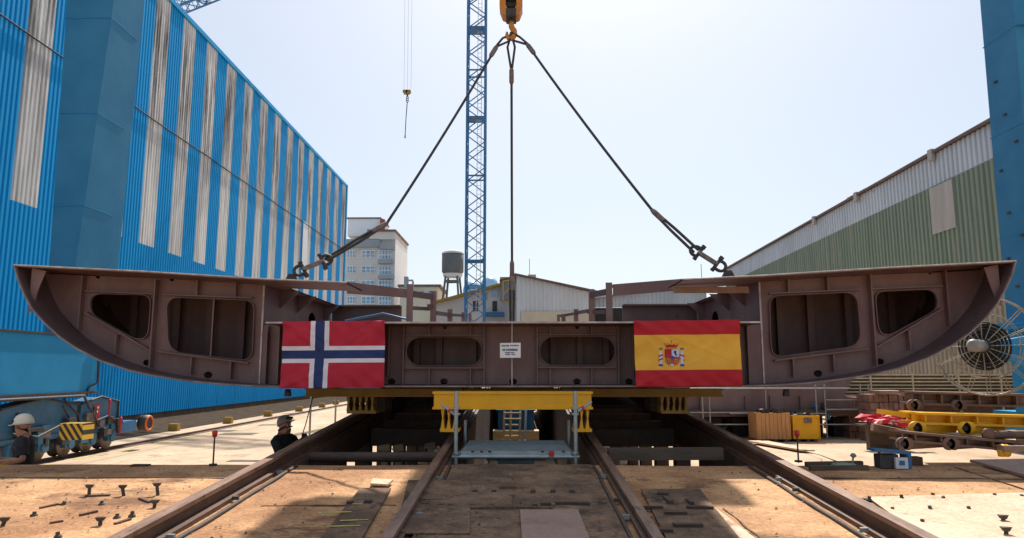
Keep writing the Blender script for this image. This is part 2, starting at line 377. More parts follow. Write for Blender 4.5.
# weld-down lugs, strips and studs scattered over the plates
def lug(px, py, w=.05, d=.05, h=.04, mn='grime', nm='lug', rot=0):
    x, y = onap(px, py); z = za(y) + .02
    m = MB(); c, s_ = math.cos(rot), math.sin(rot)
    q = [(x + c * u - s_ * v, y + s_ * u + c * v) for u, v in ((-w, -d), (w, -d), (w, d), (-w, d))]
    m.hexa([(p[0], p[1], z) for p in q] + [(p[0], p[1], z + h) for p in q])
    return m.build(nm, M[mn], apron)
for px in (475, 494, 533, 553, 572): lug(px, 495, .026, .026, .035)
for px in (441, 450, 472, 492, 535): lug(px, 509, .025, .02, .03)
for px, py, w_, d_ in ((514, 491, .15, .025), (512, 499, .03, .05), (546, 507, .05, .07), (553, 508, .02, .08), (565, 507, .12, .03), (583, 507, .06, .05), (450, 500, .03, .1), (437, 504, .12, .012), (520, 512, .3, .012), (535, 529, .12, .008)):
    lug(px, py, w_, d_, .03, 'rust_dark' if random.random() < .4 else 'apron_dark', 'strip')
for px, py, w_, d_ in ((650, 512, .12, .02), (668, 504, .025, .14), (690, 506, .02, .1), (676, 518, .1, .02), (688, 530, .12, .04), (663, 498, .05, .03), (660, 535, .1, .05), (700, 512, .12, .03), (350, 507, .03, .03), (368, 506, .035, .035)):
    lug(px, py, w_, d_, .035, 'rust_dark', 'strip')
def stud(px, py, h=.11, Yshape=True):
    x, y = onap(px, py); z = za(y); t = random.uniform(-.02, .02)
    m = MB(); h *= random.uniform(.6, .95); m.cyl((x, y, z - .01), (x + t, y, z + h), .017, 8)
    if Yshape: m.hexa([(x + t - .02, y - .018, z + h), (x + t + .02, y - .018, z + h), (x + t + .02, y + .018, z + h), (x + t - .02, y + .018, z + h),
                       (x + t - .042, y - .02, z + h + .03), (x + t + .038, y - .022, z + h + .035), (x + t + .04, y + .02, z + h + .03), (x + t - .04, y + .022, z + h + .035)])
    else: m.lathe([(.034, 0), (.03, h * .35), (.02, h * .5)], (x, y, z), 7)
    m.build('stud', M['grime'], apron)
for px, py in ((89, 496), (124, 496), (158, 495)): stud(px, py, .12)
for px, py in ((117, 518), (132, 517), (100, 526), (63, 505), (102, 505), (34, 516), (2, 526), (154, 508), (58, 538)): stud(px, py, .055, random.random() < .25)
for px, py in ((902, 500), (893, 511), (922, 524), (931, 511), (932, 497), (945, 500), (869, 501), (995, 497), (1006, 537), (1003, 523), (970, 511), (1022, 498), (858, 525)): stud(px, py, .055, random.random() < .3)
for (p0, p1) in (((40, 509), (58, 505)), ((80, 516), (97, 512)), ((85, 497), (110, 496)), ((905, 510), (922, 510)), ((940, 520), (980, 536)), ((925, 500), (975, 519)), ((115, 525), (130, 520)), ((860, 500), (900, 500)), ((50, 524), (63, 522)), ((140, 499), (150, 503)), ((990, 519), (1015, 518))):
    A = onap(*p0); B = onap(*p1); m = MB(); m.bar((A[0], A[1], za(A[1]) + .008), (B[0], B[1], za(B[1]) + .008), .035, .02); m.build('weld_scar', M['rail'], apron)
# construction joints: uneven dark seams across the slab, and loose grit
for k, (xa_, ya_, xb_, yb_) in enumerate(((-9.5, 8.35, -3.0, 8.3), (3.0, 8.4, 10, 8.3), (5.3, 4, 5.25, 9.05), (-2.5, 7.05, -1.2, 7.1), (1.93, 4, 1.9, 7.0))):
    m = MB(); pts = []
    for q in range(15):
        t_ = q / 14; pts.append((xa_ + (xb_ - xa_) * t_ + random.gauss(0, .008), ya_ + (yb_ - ya_) * t_ + random.gauss(0, .008)))
    for (u0, v0), (u1, v1) in zip(pts, pts[1:]):
        w_ = random.uniform(.006, .018); m.bar((u0, v0, za(v0) + .004), (u1, v1, za(v1) + .004), w_, .012)
    m.build('joint_seam', M['apron_dark'], apron)
m = MB()
for k in range(900):
    y = random.uniform(4.9, 9.0); x = random.uniform(-.8, .8) * y; r_ = random.choice((.005, .006, .008, .012)) * random.uniform(.7, 1.3); a_ = random.uniform(0, 3)
    z = za(y) + (.03 if abs(x) < .85 else .01); c1, s1_ = math.cos(a_) * r_, math.sin(a_) * r_
    m.add([(x + c1, y + s1_, z), (x - s1_ * 1.6, y + c1 * 1.3, z), (x - c1, y - s1_, z), (x + s1_ * 1.2, y - c1 * 1.5, z), (x, y, z + r_ * .9)], [(0, 1, 4), (1, 2, 4), (2, 3, 4), (3, 0, 4)], random.choice((0, 0, 1)))
tag(m.build('grit', [M['rust_dark'], M['apron']]), kind='stuff')
# spray marks
for (p0, p1) in (((318, 517), (352, 516)), ((340, 525), (368, 524)), ((326, 531), (360, 530)), ((352, 508), (362, 508))):
    A = onap(*p0); B = onap(*p1); m = MB(); m.bar((A[0], A[1], za(A[1]) + .037), (B[0], B[1], za(B[1]) + .037), .03, .004); m.build('spray_mark', M['paint_yellow'], apron)

# rails up the slipway
def zr(Y, h): return za(Y) + h
def rail(X, h, wd, label, Yend=46):
    t = thing('slipway_rail', label, 'rail', (X, 0, za(0)), 'rails running up the slipway')
    Ya = -6
    m = MB()
    m.bar((X, Ya, zr(Ya, h) - .02), (X, Yend, zr(Yend, h) - .02), wd, .04); m.build('rail_head', M['rail_top'], t)
    m = MB()
    m.bar((X, Ya, zr(Ya, h / 2 - .0)), (X, Yend, zr(Yend, h / 2 - .0)), wd * .3, h - .08)
    m.bar((X, Ya, zr(Ya, .02)), (X, Yend, zr(Yend, .02)), wd * 1.8, .038); m.build('rail_web', M['rail'], t)
    m = MB(); s_ = 1 if X < 0 else -1
    m.tube([(X + s_ * (wd * 1.7 + random.uniform(-.012, .012)), Ya + k * .5, zr(Ya + k * .5, .012)) for k in range(31) if Ya + k * .5 < EDGE - .05], .022, 6); m.build('guard_bar', M['rust_dark'], t)
    for k in range(4):
        yy = 5.2 + k * 1.05 + random.uniform(-.4, .4); m = MB()
        m.box(min(X + s_ * wd * .95, X + s_ * (wd * .95 + .06)), max(X + s_ * wd * .95, X + s_ * (wd * .95 + .06)), yy, yy + .04, zr(yy, .02), zr(yy, .055))
        m.build('rail_clip', M['galv'] if k % 2 == 1 else M['grime'], t)
    # deep girder that carries the rail past the edge of the apron
    m = MB(); m.hexa([(X - .13, EDGE + .06, -.05), (X + .13, EDGE + .06, -.05), (X + .13, Yend, -.05), (X - .13, Yend, -.05),
                      (X - .13, EDGE + .06, zr(EDGE, 0)), (X + .13, EDGE + .06, zr(EDGE, 0)), (X + .13, Yend, zr(Yend, 0)), (X - .13, Yend, zr(Yend, 0))])
    return t, m
for X, h, wd, lab in ((-2.95, .185, .115, 'tall rusty slipway rail in front of the worker looking up, far left'), (2.95, .185, .115, 'tall rusty slipway rail running beside the sunlit pale plates, far right of four'),
                      (-1.03, .11, .09, 'low worn slipway rail left of the scaffold platform'), (1.03, .11, .09, 'low worn slipway rail right of the scaffold platform')):
    t, gm = rail(X, h, wd, lab)
    if abs(X) > 2:   # open trestle under the outer rails
        gm = MB(); Ya, Yb = EDGE + .06, 46
        gm.bar((X, Ya, zr(Ya, -.2)), (X, Yb, zr(Yb, -.2)), .26, .4)
        for k in range(18):
            yy = EDGE + .4 + k * 2.0; gm.box(X - .13, X + .13, yy, yy + .3, -.05, zr(yy, -.39))
    gm.build('rail_girder', M['rust_dark'], t)
# upper slipway: dark plated ramp between the rails, starting beyond the gap
m = MB()
for xa, xb in ((-2.6, -1.14), (1.14, 2.6)):
    for k in range(8):
        yy = 12.6 + k * 1.1
        m.box(xa, xb, yy, yy + .3, zr(yy, -.33), zr(yy, -.05))
for xa, xb in ((-2.62, -1.13), (1.13, 2.62)):
    m.hexa([(xa, 16.5, zr(16.5, -.3)), (xb, 16.5, zr(16.5, -.3)), (xb, 46, zr(46, -.3)), (xa, 46, zr(46, -.3)), (xa, 16.5, zr(16.5, -.04)), (xb, 16.5, zr(16.5, -.04)), (xb, 46, zr(46, -.04)), (xa, 46, zr(46, -.04))])
m.box(-2.62, -1.13, 26, 26.3, -.1, 2.2); m.box(1.13, 2.62, 26, 26.3, -.1, 2.2)
m.hexa([(-.86, 21, zr(21, -.3)), (.86, 21, zr(21, -.3)), (.86, 46, zr(46, -.3)), (-.86, 46, zr(46, -.3)), (-.86, 21, zr(21, -.04)), (.86, 21, zr(21, -.04)), (.86, 46, zr(46, -.04)), (-.86, 46, zr(46, -.04))])
tag(m.build('slipway_ramp', M['rust_dark']), kind='structure')
# cross members in the gap just past the edge
m = MB(); A = P(300, 457, 9.75); B = P(436, 457, 9.75)
m.cyl(A, B, .065, 12); m.build('x', M['rust_dark'])
o = bpy.data.objects['x']; o.name = 'cross_pipe'; tag(o, 'dark rusty cross pipe between the two left slipway rails, past the apron edge', 'pipe')
m = MB(); A = P(608, 454, 9.8); B = P(722, 453.5, 9.8); m.bar(A, B, .16, .15); o = m.build('timber_sleeper', M['timber'])
tag(o, 'thick brown timber baulk lying between the two right slipway rails', 'timber')

# ------------------------------------------------------------------ the ship block
YS, YW, YB = 10.32, 10.95, 14.9
block = thing('ship_block', 'dark brown primed steel hull section hanging from slings over the slipway rails', 'ship section', (0, 12.6, P(512, 387, YS).z))
def XZ(px, py, Y=YS):
    p = P(px, py, Y); return (p.x, p.z)
hullL = [XZ(*p) for p in ((14, 265), (17.5, 279), (24, 295), (31, 308.6), (44, 323.5), (58.6, 337), (76, 349), (99.6, 361.3), (129, 371.2), (152, 376.3), (176, 380.2), (200, 383.2), (223, 385.2), (250, 386.8), (281, 387.6))]
hullR = [XZ(*p) for p in ((1016, 261), (1012, 276), (1005, 291), (998, 304.5), (985, 320), (970, 334), (952, 346.5), (928, 359), (899, 369.3), (876, 374.6), (852, 378.8), (828, 382), (805, 384.4), (778, 386.2), (746, 387.2))]
zbot = (hullL[-1][1] + hullR[-1][1]) / 2
zmid = XZ(512, 322)[1]
deckL = [hullL[0], XZ(140, 271.2), XZ(265, 279), XZ(347, 282.5)]
deckR = [hullR[0], XZ(888, 267.5), XZ(762, 275.5), XZ(682, 279.5)]
curve = hullL + [(hullR[-1][0], hullR[-1][1])] + hullR[::-1][1:]
def deckz(D, x):
    for (xa, za_), (xb, zb_) in zip(D, D[1:]):
        if min(xa, xb) <= x <= max(xa, xb): return za_ + (zb_ - za_) * (x - xa) / (xb - xa)
    return D[-1][1]
# shell plating: thin strip swept along the length
def sweep(line, y0, y1, th, sgn=1):
    m = MB(); n = len(line); vs = []
    for i, (x, z) in enumerate(line):
        a = Vector(line[max(i - 1, 0)]); b = Vector(line[min(i + 1, n - 1)]); d = (b - a).normalized(); nn = Vector((-d.y, d.x)) * th * sgn
        for yy in (y0, y1): vs += [(x, yy, z), (x + nn.x, yy, z + nn.y)]
    fs = []
    for i in range(n - 1):
        o = i * 4; q = o + 4
        fs += [(o, q, q + 2, o + 2), (o + 1, o + 3, q + 3, q + 1), (o, o + 1, q + 1, q), (o + 2, q + 2, q + 3, o + 3)]
    m.add(vs, fs); return m
sh = sweep(curve, YS, YB, .03); sh.build('shell_plating', M['primer_dark'], block)
e = MB()   # bare ground edge of shell plates
e.tube([(x, YS - .004, z + .012) for x, z in curve], .011, 6)
e.build('shell_edge', M['plate_edge'], block)
for D in (deckL, deckR):
    s_ = sweep(D[:3], YS, YB, .022, 1 if D is deckR else -1); dk = s_.build('deck_plating', M['primer'], block)
    s_ = sweep(D[2:], YS, YS + 1.0, .022, 1 if D is deckR else -1); s_.build('deck_flange', M['primer'], block)
    xx, z2 = D[3]; r_ = MB()
    if xx > 0: r_.box(min(D[2][0], xx), max(D[2][0], xx), YS + .62, YS + .64, z2 - .13, z2 - .03); r_.build('deck_beam', M['plate_pink'], block)
    e = MB(); e.tube([(x, YS - .005, z) for x, z in D], .012, 6); e.build('deck_edge', M['weld'], block)  # sunlit look of the deck edge put into this pale colour

def W(px, py, Y=YW): return P(px, py, Y)
def W2(pts, Y=YW): return [P(x, y, Y) for x, y in pts]
def circ(px, py, r, Y=YW, n=14, sq=1):
    c = P(px, py, Y); return [Vector((c.x + r * math.cos(2 * math.pi * i / n), Y, c.z + r * sq * math.sin(2 * math.pi * i / n))) for i in range(n)]
# wing web frames
def wing(hull, D, seam, holes, circles, vb, hb):
    inner = W(seam, 300).x
    s_ = 1 if inner > 0 else -1
    out = []
    for x, z in hull:
        if abs(x) < abs(inner) + .02: continue
        out.append(Vector((x, YW, z + .031)))
    out[0] = out[0] + Vector((-s_ * .05, 0, -.06))
    lastz = zbot + .032
    out.append(Vector((inner, YW, lastz)))
    out.append(Vector((inner, YW, deckz(D, inner) - .024)))
    for x, z in D[::-1]:
        if abs(x) > abs(inner) + .02: out.append(Vector((x, YW, z - .024)))
    out[-1] = out[-1] + Vector((-s_ * .12, 0, -.02))
    hl = [W2(h) for h in holes]
    cl = [circ(*c) for c in circles]
    m = MB(); m.plate([out] + hl + cl, (0, .016, 0))
    wb = m.build('web_frame', M['primer'], block)
    for h in hl:
        r = MB(); r.ring(h, .012, (0, -.05, 0)); r.build('hole_flange', M['primer'], block)
    for (px, y0, y1, d) in vb:
        a_ = W(px, y0); b_ = W(px, y1); r = MB(); r.box(a_.x - .011, a_.x + .011, YW - d, YW - .001, b_.z, a_.z); r.build('stiffener', M['primer'], block)
    for (x0, y0, x1, y1, d) in hb:
        a_ = W(x0, y0); b_ = W(x1, y1); r = MB(); r.bar(a_ + Vector((0, -d / 2 - .001, 0)), b_ + Vector((0, -d / 2 - .001, 0)), d, .02); r.build('stiffener', M['primer'], block)
    r = MB(); r.box(inner - .012, inner + .012, YW - .012, YW - .001, lastz, deckz(D, inner) - .03); r.build('weld_seam', M['weld'], block)
    # next frame inside, with its own stiffeners
    m = MB(); m.plate([[p + Vector((0, 1.55, 0)) for p in out]], (0, .016, 0))
    m.build('inner_frame', M['primer'], block)
    m = MB(); m.plate([[p + Vector((0, YB - .1 - YW, 0)) for p in out]], (0, .016, 0)); m.build('end_frame', M['primer'], block)
    return inner, out
hL2 = rounded([(167.5, 297), (256, 300.5), (253.5, 361.5), (169, 352)], [13, 11, 13, 16], 6)
hL1 = rounded([(91, 293.5), (153, 295), (150, 338.5), (136, 339.5), (91.5, 314)], [13, 10, 12, 5, 9], 6)
hR2 = rounded([(768, 296), (856, 292), (861, 346), (770, 358)], [11, 13, 16, 13], 6)
hR1 = rounded([(873, 291.5), (934.5, 289), (937.5, 309), (889, 335.5), (877, 334)], [10, 13, 9, 5, 12], 6)
iL, wl = wing(hullL, deckL, 263.5, [hL1, hL2], [(147, 362.5, .062, YW, 12, .75), (208, 375, .066, YW, 12, .8), (172, 279, .035), (98, 276.3, .035)],
     [(86, 276, 330, .1), (159, 280, 368, .12), (200, 281, 297, .1), (238, 283, 299, .1), (119.5, 335, 354, .1), (194, 358, 374, .1), (233, 362, 379, .1), (214, 298, 356, .003), (256.5, 300, 310, .003)],
     [(88, 291.5, 156, 294.5, .09), (165, 295, 254, 298.5, .09), (88, 312.5, 154, 351.5, .09), (160, 351.5, 250, 363, .09)])
iR, wr = wing(hullR, deckR, 760, [hR1, hR2], [(880, 361.5, .062, YW, 12, .75), (818, 373.5, .066, YW, 12, .8), (853, 274.5, .035), (930, 272, .035)],
     [(942, 271, 326, .1), (867, 274, 365, .12), (825, 276.5, 291, .1), (786, 278, 294, .1), (906, 331, 350, .1), (831, 355, 372, .1), (791, 359, 377, .1)],
     [(869, 289.5, 940, 286.5, .09), (768, 294, 858, 290, .09), (874, 347.5, 939, 309, .09), (773, 360.5, 866, 349, .09)])
# interior vertical stiffeners on the inner frames
for px, y0, y1 in ((214, 294, 372), (140, 286, 360), (110, 286, 350), (246, 296, 374), (182, 292, 370), (806, 290, 372), (843, 288, 366), (886, 284, 352), (917, 282, 345), (776, 292, 374)):
    a_ = P(px, y0, YW + 1.54); b_ = P(px, y1, YW + 1.54); r = MB(); r.box(a_.x - .012, a_.x + .012, YW + 1.42, YW + 1.545, b_.z, a_.z); r.box(a_.x - .055, a_.x + .055, YW + 1.4, YW + 1.4195, b_.z, a_.z); r.build('stiffener', M['primer'], block)
# brackets at the bilge tips
for pts in (((32, 268), (46, 271), (38, 290), (31.5, 311), (28, 313)), ((998, 264.5), (984, 267.5), (991, 287), (998, 304), (1002, 306))):
    r = MB(); r.plate([[P(x, y, YS + .12) for x, y in pts]], (0, .02, 0)); r.build('tip_bracket', M['primer'], block)
# inner longitudinal walls of the wings, with a manhole
for inner, D in ((iL, deckL), (iR, deckR)):
    s_ = 1 if inner < 0 else -1
    zt = deckz(D, inner) - .03
    lp = [Vector((inner, YW + .02, zmid + .02)), Vector((inner, YB, zmid + .02)), Vector((inner, YB, zt)), Vector((inner, YW + .02, zt))]
    hole = [Vector((inner, 13.55 + .24 * math.cos(k / 16 * 2 * math.pi), (zmid + zt) / 2 - .07 + .17 * math.sin(k / 16 * 2 * math.pi))) for k in range(16)]
    r = MB(); r.plate([lp, hole], (-s_ * .015, 0, 0)); r.build('longitudinal_bulkhead', M['primer_dark'], block)
    for yy in (11.7, 12.6, 14.3):
        r = MB(); r.plate([[Vector((inner + s_ * .002, yy, zt)), Vector((inner + s_ * .34, yy, zt)), Vector((inner + s_ * .28, yy, zt - .06)), Vector((inner + s_ * .002, yy, zt - .3))]], (0, .016, 0)); r.build('knee_bracket', M['primer_dark'], block)
# double bottom in the middle
ZT, ZB = zmid, zbot
m = MB(); m.box(iL + .02, iR - .02, YW - .001, YB, ZT - .022, ZT); m.box(P(266, 322, YS).x, P(760, 322, YS).x, YS, YW - .0011, ZT - .022, ZT); m.build('tank_top', M['primer'], block)
m = MB(); m.box(P(266, 322, YS).x, P(760, 322, YS).x, YS - .012, YS - .002, ZT - .018, ZT + .006); m.build('tank_top_edge', M['weld'], block)
lp = [Vector((iL + .014, YW, ZB + .034)), Vector((iR - .014, YW, ZB + .034)), Vector((iR - .014, YW, ZT - .024)), Vector((iL + .014, YW, ZT - .024))]
def stadium(x0, y0, x1, y1):
    r = (y1 - y0) / 2; cy = (y0 + y1) / 2
    return [(x1 - r + r * math.cos(R(t)), cy + r * math.sin(R(t))) for t in range(-90, 91, 15)] + [(x0 + r + r * math.cos(R(t)), cy + r * math.sin(R(t))) for t in range(90, 271, 15)]
sA = W2(stadium(406, 337, 483, 366)); sB = W2(stadium(539, 336.5, 615.5, 365.5))
cl = [circ(px, 381.5, .06, YW, 12, .8) for px in (391.5, 444, 513, 577, 629)] + [circ(px, 327, .033) for px in (445, 577)]
m = MB(); m.plate([lp, sA, sB] + cl, (0, .016, 0)); m.build('floor_frame', M['primer'], block)
for h in (sA, sB):
    r = MB(); r.ring(h, .012, (0, -.045, 0)); r.build('hole_flange', M['primer'], block)
for px, y0, y1, d in ((405, 325.5, 385, .1), (484.5, 325.5, 385, .1), (537, 325.5, 385, .1), (617, 325.5, 385, .1), (391, 325.5, 376, .14), (631, 325.5, 376, .14), (430, 325.5, 335, .1), (471, 325.5, 335, .1), (550, 325.5, 335, .1), (591, 325.5, 335, .1),
                      (430, 369, 385, .1), (471, 369, 385, .1), (550, 369, 385, .1), (591, 369, 385, .1), (270, 325.5, 385, .12), (282, 325.5, 385, .12), (745, 325.5, 385, .12)):
    a_ = W(px, y0); b_ = W(px, y1); r = MB(); r.box(a_.x - .01, a_.x + .01, YW - d, YW - .001, b_.z, a_.z); r.build('stiffener', M['primer'], block)
for x0, x1, y in ((405, 483, 335.5), (405, 483, 368), (538, 616, 335), (538, 616, 367.5)):
    a_ = W(x0, y); b_ = W(x1, y); r = MB(); r.box(a_.x, b_.x, YW - .09, YW - .001, a_.z - .009, a_.z + .009); r.build('stiffener', M['primer'], block)
m = MB(); m.box(iL + .014, iR - .014, YW + 1.0, YW + 1.016, ZB + .034, ZT - .024); m.build('inner_frame', M['primer'], block)
for px in (418, 440, 474, 553, 579, 605):
    a_ = P(px, 330, YW + 1.0); r = MB(); r.box(a_.x - .05, a_.x + .05, YW + .88, YW + .999, ZB + .04, ZT - .03); r.build('stiffener', M['primer'], block)
m = MB(); m.box(P(512, 350, YW).x - .012, P(512, 350, YW).x + .012, YW - .016, YW - .001, ZB + .04, ZT - .03); m.build('weld_seam', M['weld'], block)
m = MB(); c_ = P(512, 385, YW); m.cyl((P(512, 350, 10.3).x, 10.3, P(512, 323, 10.3).z), (P(512, 350, 10.3).x, 10.3, P(512, 386, 10.3).z), .006, 6); m.build('plumb_line', M['pipe'], block)
# bottom plate lugs
for px in (288, 790 - 4):
    c_ = P(px, 388.5, YS + .1); r = MB(); r.lathe([(.05, 0), (.055, .02), (.04, .1), (.02, .1)], (c_.x, c_.y, c_.z - .11), 10); r.build('drain_lug', M['black_steel'], block)
# rear transverse upstand and deck girders
m = MB(); zz = P(330, 306, YB).z
m.box(iL + .03, P(402, 306, YB).x, YB - .05, YB, ZT + .004, zz); m.box(iL + .03, P(402, 306, YB).x, YB - .25, YB - .06, zz - .03, zz); m.build('rear_girder', M['primer_dark'], block)
m = MB(); zz = P(650, 305, YB).z; m.box(P(622, 306, YB).x, iR - .03, YB - .05, YB, ZT + .004, zz); m.box(P(622, 306, YB).x, iR - .03, YB - .25, YB - .06, zz - .03, zz); m.build('rear_girder', M['primer_dark'], block)
for pts in (((347, 283), (412, 291), (412, 298), (347, 293.5)), ((682, 280), (613, 285.5), (613, 296), (682, 290))):
    r = MB(); q = [P(x, y, 11.5) for x, y in pts]; r.plate([q], (0, .02, 0)); r.plate([[q[0], q[1], q[1] + Vector((0, .4, 0)), q[0] + Vector((0, .4, 0))]], (0, 0, .02)); r.build('deck_girder', M['primer'], block)
def post(px, y0, y1, wpx, Y):
    a_ = P(px, y0, Y); b_ = P(px, y1, Y); hw = wpx / 2 * Y / F; r = MB(); r.box(a_.x - hw, a_.x + hw, Y, Y + .03, ZT + .002, a_.z); r.box(a_.x - .012, a_.x + .012, Y + .031, Y + .2, ZT + .002, a_.z - .03)
    r.build('upright', M['primer'], block)
for a_ in ((410, 284, 322, 6.5, 11.45), (433.5, 291, 322, 6, 12.1), (450, 309, 322, 5, 12.9), (463.5, 312, 322, 4, 13.6), (470, 313.5, 322, 3, 14.3), (609, 282.5, 321, 6.5, 11.45), (591.5, 289, 321, 6, 12.1), (576, 309, 321, 4.5, 12.9), (563.5, 314, 321, 4, 13.6), (558.5, 314.5, 321, 3, 14.3)): post(*a_)
def link(px0, y0, Y0_, px1, y1, Y1_, h=.08):
    r = MB(); r.bar(P(px0, y0, Y0_), P(px1, y1, Y1_), .03, h); r.build('tie_plate', M['primer_dark'], block)
link(413, 294, 11.5, 433, 297, 12.12, .1); link(436, 313, 12.12, 450, 315, 12.92, .07); link(428, 306, 12.0, 433, 306, 12.1, .06); link(452, 315, 12.92, 463, 315.5, 13.6, .05)
link(606, 292, 11.5, 591, 295, 12.12, .1); link(588, 311, 12.12, 576, 313, 12.92, .06); link(576, 313.5, 12.92, 560, 316, 14.2, .05)
link(606, 312, 11.5, 588, 312, 12.4, .06); link(412, 308, 11.5, 430, 309, 12.4, .06)
m = MB(); m.tube([P(345, 321, 12.5), P(365, 317, 12.5), P(383, 313.5, 12.5), P(398, 317, 12.5), P(410, 320, 12.5)], .018, 8); o = m.build('air_hose', M['blue']); tag(o, 'bright blue hose arched over the steel of the hull section, behind the left flag', 'hose')
m = MB(); m.tube([P(420, 313, 13), P(432, 316, 12.9), P(436, 321, 12.9)], .016, 8); o.name = 'air_hose'

# ------------------------------------------------------------------ flags
def fold(u, v):
    d = .5 * math.sin(u * 9 + v * 3) * v + .4 * math.sin((u + v) * 17 + 1.3) * (abs(u - .5) * 2) ** 2 + .35 * math.sin(u * 31 - v * 24) * (abs(v - .5) * 2) ** 2 + .5 * math.sin(v * 8 + u * 2)
    for k, (sl, wd_) in enumerate(((.9, .003), (.45, .002), (1.5, .0025))):     # creases pulled from the tied corners
        d += (.8 - .15 * k) * math.exp(-((u - v * sl) ** 2) / wd_) * max(0, 1 - 1.3 * v) + (.7 - .1 * k) * math.exp(-(((1 - u) - v * sl * .8) ** 2) / wd_) * max(0, 1 - 1.4 * v)
        d += .5 * math.exp(-((u - (1 - v) * sl) ** 2) / wd_) * max(0, 1 - 1.6 * (1 - v))
    return d
def cloth(name, corners, nx, ny, cell, mats, Y, amp):
    TL, TR, BR, BL = [P(x, y, Y) for x, y in corners]
    vs = []; fs = []; mi = []
    for j in range(ny + 1):
        for i in range(nx + 1):
            u = i / nx; v = j / ny
            p = (TL * (1 - u) + TR * u) * (1 - v) + (BL * (1 - u) + BR * u) * v
            d = fold(u, v)
            vs.append((p.x, p.y - .025 - amp * d - .006, p.z + .004 * math.sin(u * 12) * (v - .5)))
    for j in range(ny):
        for i in range(nx):
            q = j * (nx + 1) + i; fs.append((q, q + 1, q + nx + 2, q + nx + 1)); mi.append(cell((i + .5) / nx, (j + .5) / ny))
    me = bpy.data.meshes.new(name); me.from_pydata(vs, [], fs)
    for m_ in mats: me.materials.append(m_)
    me.polygons.foreach_set('material_index', mi); me.polygons.foreach_set('use_smooth', [True] * len(fs))
    o = bpy.data.objects.new(name, me); col.objects.link(o)
    sol = o.modifiers.new('thickness', 'SOLIDIFY'); sol.thickness = .003
    return o
def norway(u, v):
    x, y = u * 22, v * 16
    if 7 < x < 9 or 7 < y < 9: return 2
    if 6 < x < 10 or 6 < y < 10: return 1
    return 0
fn = cloth('flag', ((284.5, 321.5), (385.5, 321), (384.5, 387.5), (281, 388.5)), 88, 64, norway, [M['fl_red'], M['fl_white'], M['fl_blue']], YS, .026)
tag(fn, 'red flag with white edged blue cross, hung on the left of the hull', 'flag')
def spain(u, v): return 0 if v < .215 or v > .745 else 1
fe = cloth('flag', ((633, 321), (738.5, 320), (742, 386), (635.5, 387)), 88, 64, spain, [M['fl_red_es'], M['fl_yellow']], YS, .022)
tag(fe, 'red and yellow flag with coat of arms, hung on the right of the hull', 'flag')
c = MB(); YC = YS - .072
def cp(pts, mi, k=0, th=.004): c.plate([[P(x, y, YS - .045) + Vector((0, .014 - .022 * fold((x - 634) / 106, (y - 320.5) / 66.2) - .004 - .003 * k, 0)) for x, y in pts]], (0, .002, 0), mi)
# materials: 0 red 1 white 2 purple 3 green/brown 4 blue 5 gold 6 rust
shield = [(665, 349.3), (679.6, 349.3), (680, 357.5), (679.5, 362), (677, 364.8), (672.5, 365.8), (668, 364.8), (665.6, 362), (665, 357.5)]
cp(shield, 6, 0)
cp([(664.8, 349), (671.5, 349), (671.6, 357), (665, 357)], 0, 1); cp([(671.9, 349.6), (679.3, 349.4), (679.2, 356.8), (675, 356.6), (672, 355.5)], 1, 1)
cp([(667, 352), (669.8, 352), (669.8, 355.8), (667, 355.8)], 3, 2); cp([(667.5, 350.8), (668, 350.8), (668, 352), (667.5, 352)], 5, 2); cp([(668.9, 350.8), (669.4, 350.8), (669.4, 352), (668.9, 352)], 5, 2)
cp([(674.5, 350.5), (676.6, 351), (676.2, 352.6), (677.4, 355.5), (675.8, 355.8), (675, 353.6), (674, 353)], 2, 2)
cp([(670.6, 356.8), (672.5, 355.6), (674.2, 356.8), (674, 358.4), (672.5, 359.2), (670.8, 358.4)], 4, 3)
for k in range(3): cp([(666 + k * 1.9, 358.2), (666.8 + k * 1.9, 358.2), (666.9 + k * 1.9, 363.4), (666.3 + k * 1.9, 363)], 5, 2)
cp([(674.5, 359.5), (678.4, 359), (678, 362.6), (675, 363.2)], 5, 2); cp([(675.3, 360.3), (677.6, 360), (677.3, 361.9), (675.6, 362.2)], 6, 3)
cp([(670, 364), (674.5, 364), (673.5, 365.6), (671, 365.6)], 1, 3)
cp([(664.8, 344.2), (667, 345.2), (669.5, 344.2), (671.8, 345), (674, 344.2), (676.3, 345.2), (678.6, 344), (677, 347.4), (666.5, 347.4)], 0, 1)
cp([(666.3, 347.3), (677.2, 347.3), (676.8, 348.6), (666.8, 348.6)], 5, 2)
for x in (665.2, 668.3, 671.7, 675.1, 678.3): cp([(x - .7, 343.9), (x, 342.4), (x + .7, 343.9), (x, 345)], 5, 2)
cp([(671.3, 340.2), (672, 340.2), (672.1, 342.4), (671.2, 342.4)], 3, 2)
for xa in (659.7, 680.9):
    for (y0, y1, mi) in ((347.8, 349.2, 3), (349.2, 350.8, 5), (350.8, 364, 1), (364, 366.2, 4)):
        e_ = .5 if mi in (3, 4) else 0
        cp([(xa - e_, y0), (xa + 2.7 + e_, y0), (xa + 2.7 + e_ + (.4 if mi == 4 else 0), y1), (xa - e_, y1)], mi, 1)
    s_ = 1 if xa < 670 else -1; xm = xa + 1.35
    cp([(xm - s_ * 2.4, 355.6), (xm + s_ * 2.2, 354), (xm + s_ * 2.2, 355.4), (xm - s_ * 2.4, 357)], 0, 2)
    cp([(xm - s_ * 2.4, 359.6), (xm + s_ * 2.2, 357.6), (xm + s_ * 2.2, 359.2), (xm - s_ * 2.4, 361)], 0, 2)
co = c.build('coat_of_arms', [M['fl_red_es'], M['crest_white'], M['crest_purple'], M['crest_green'], M['crest_blue'], M['crest_gold'], M['crest_rust']], fe)

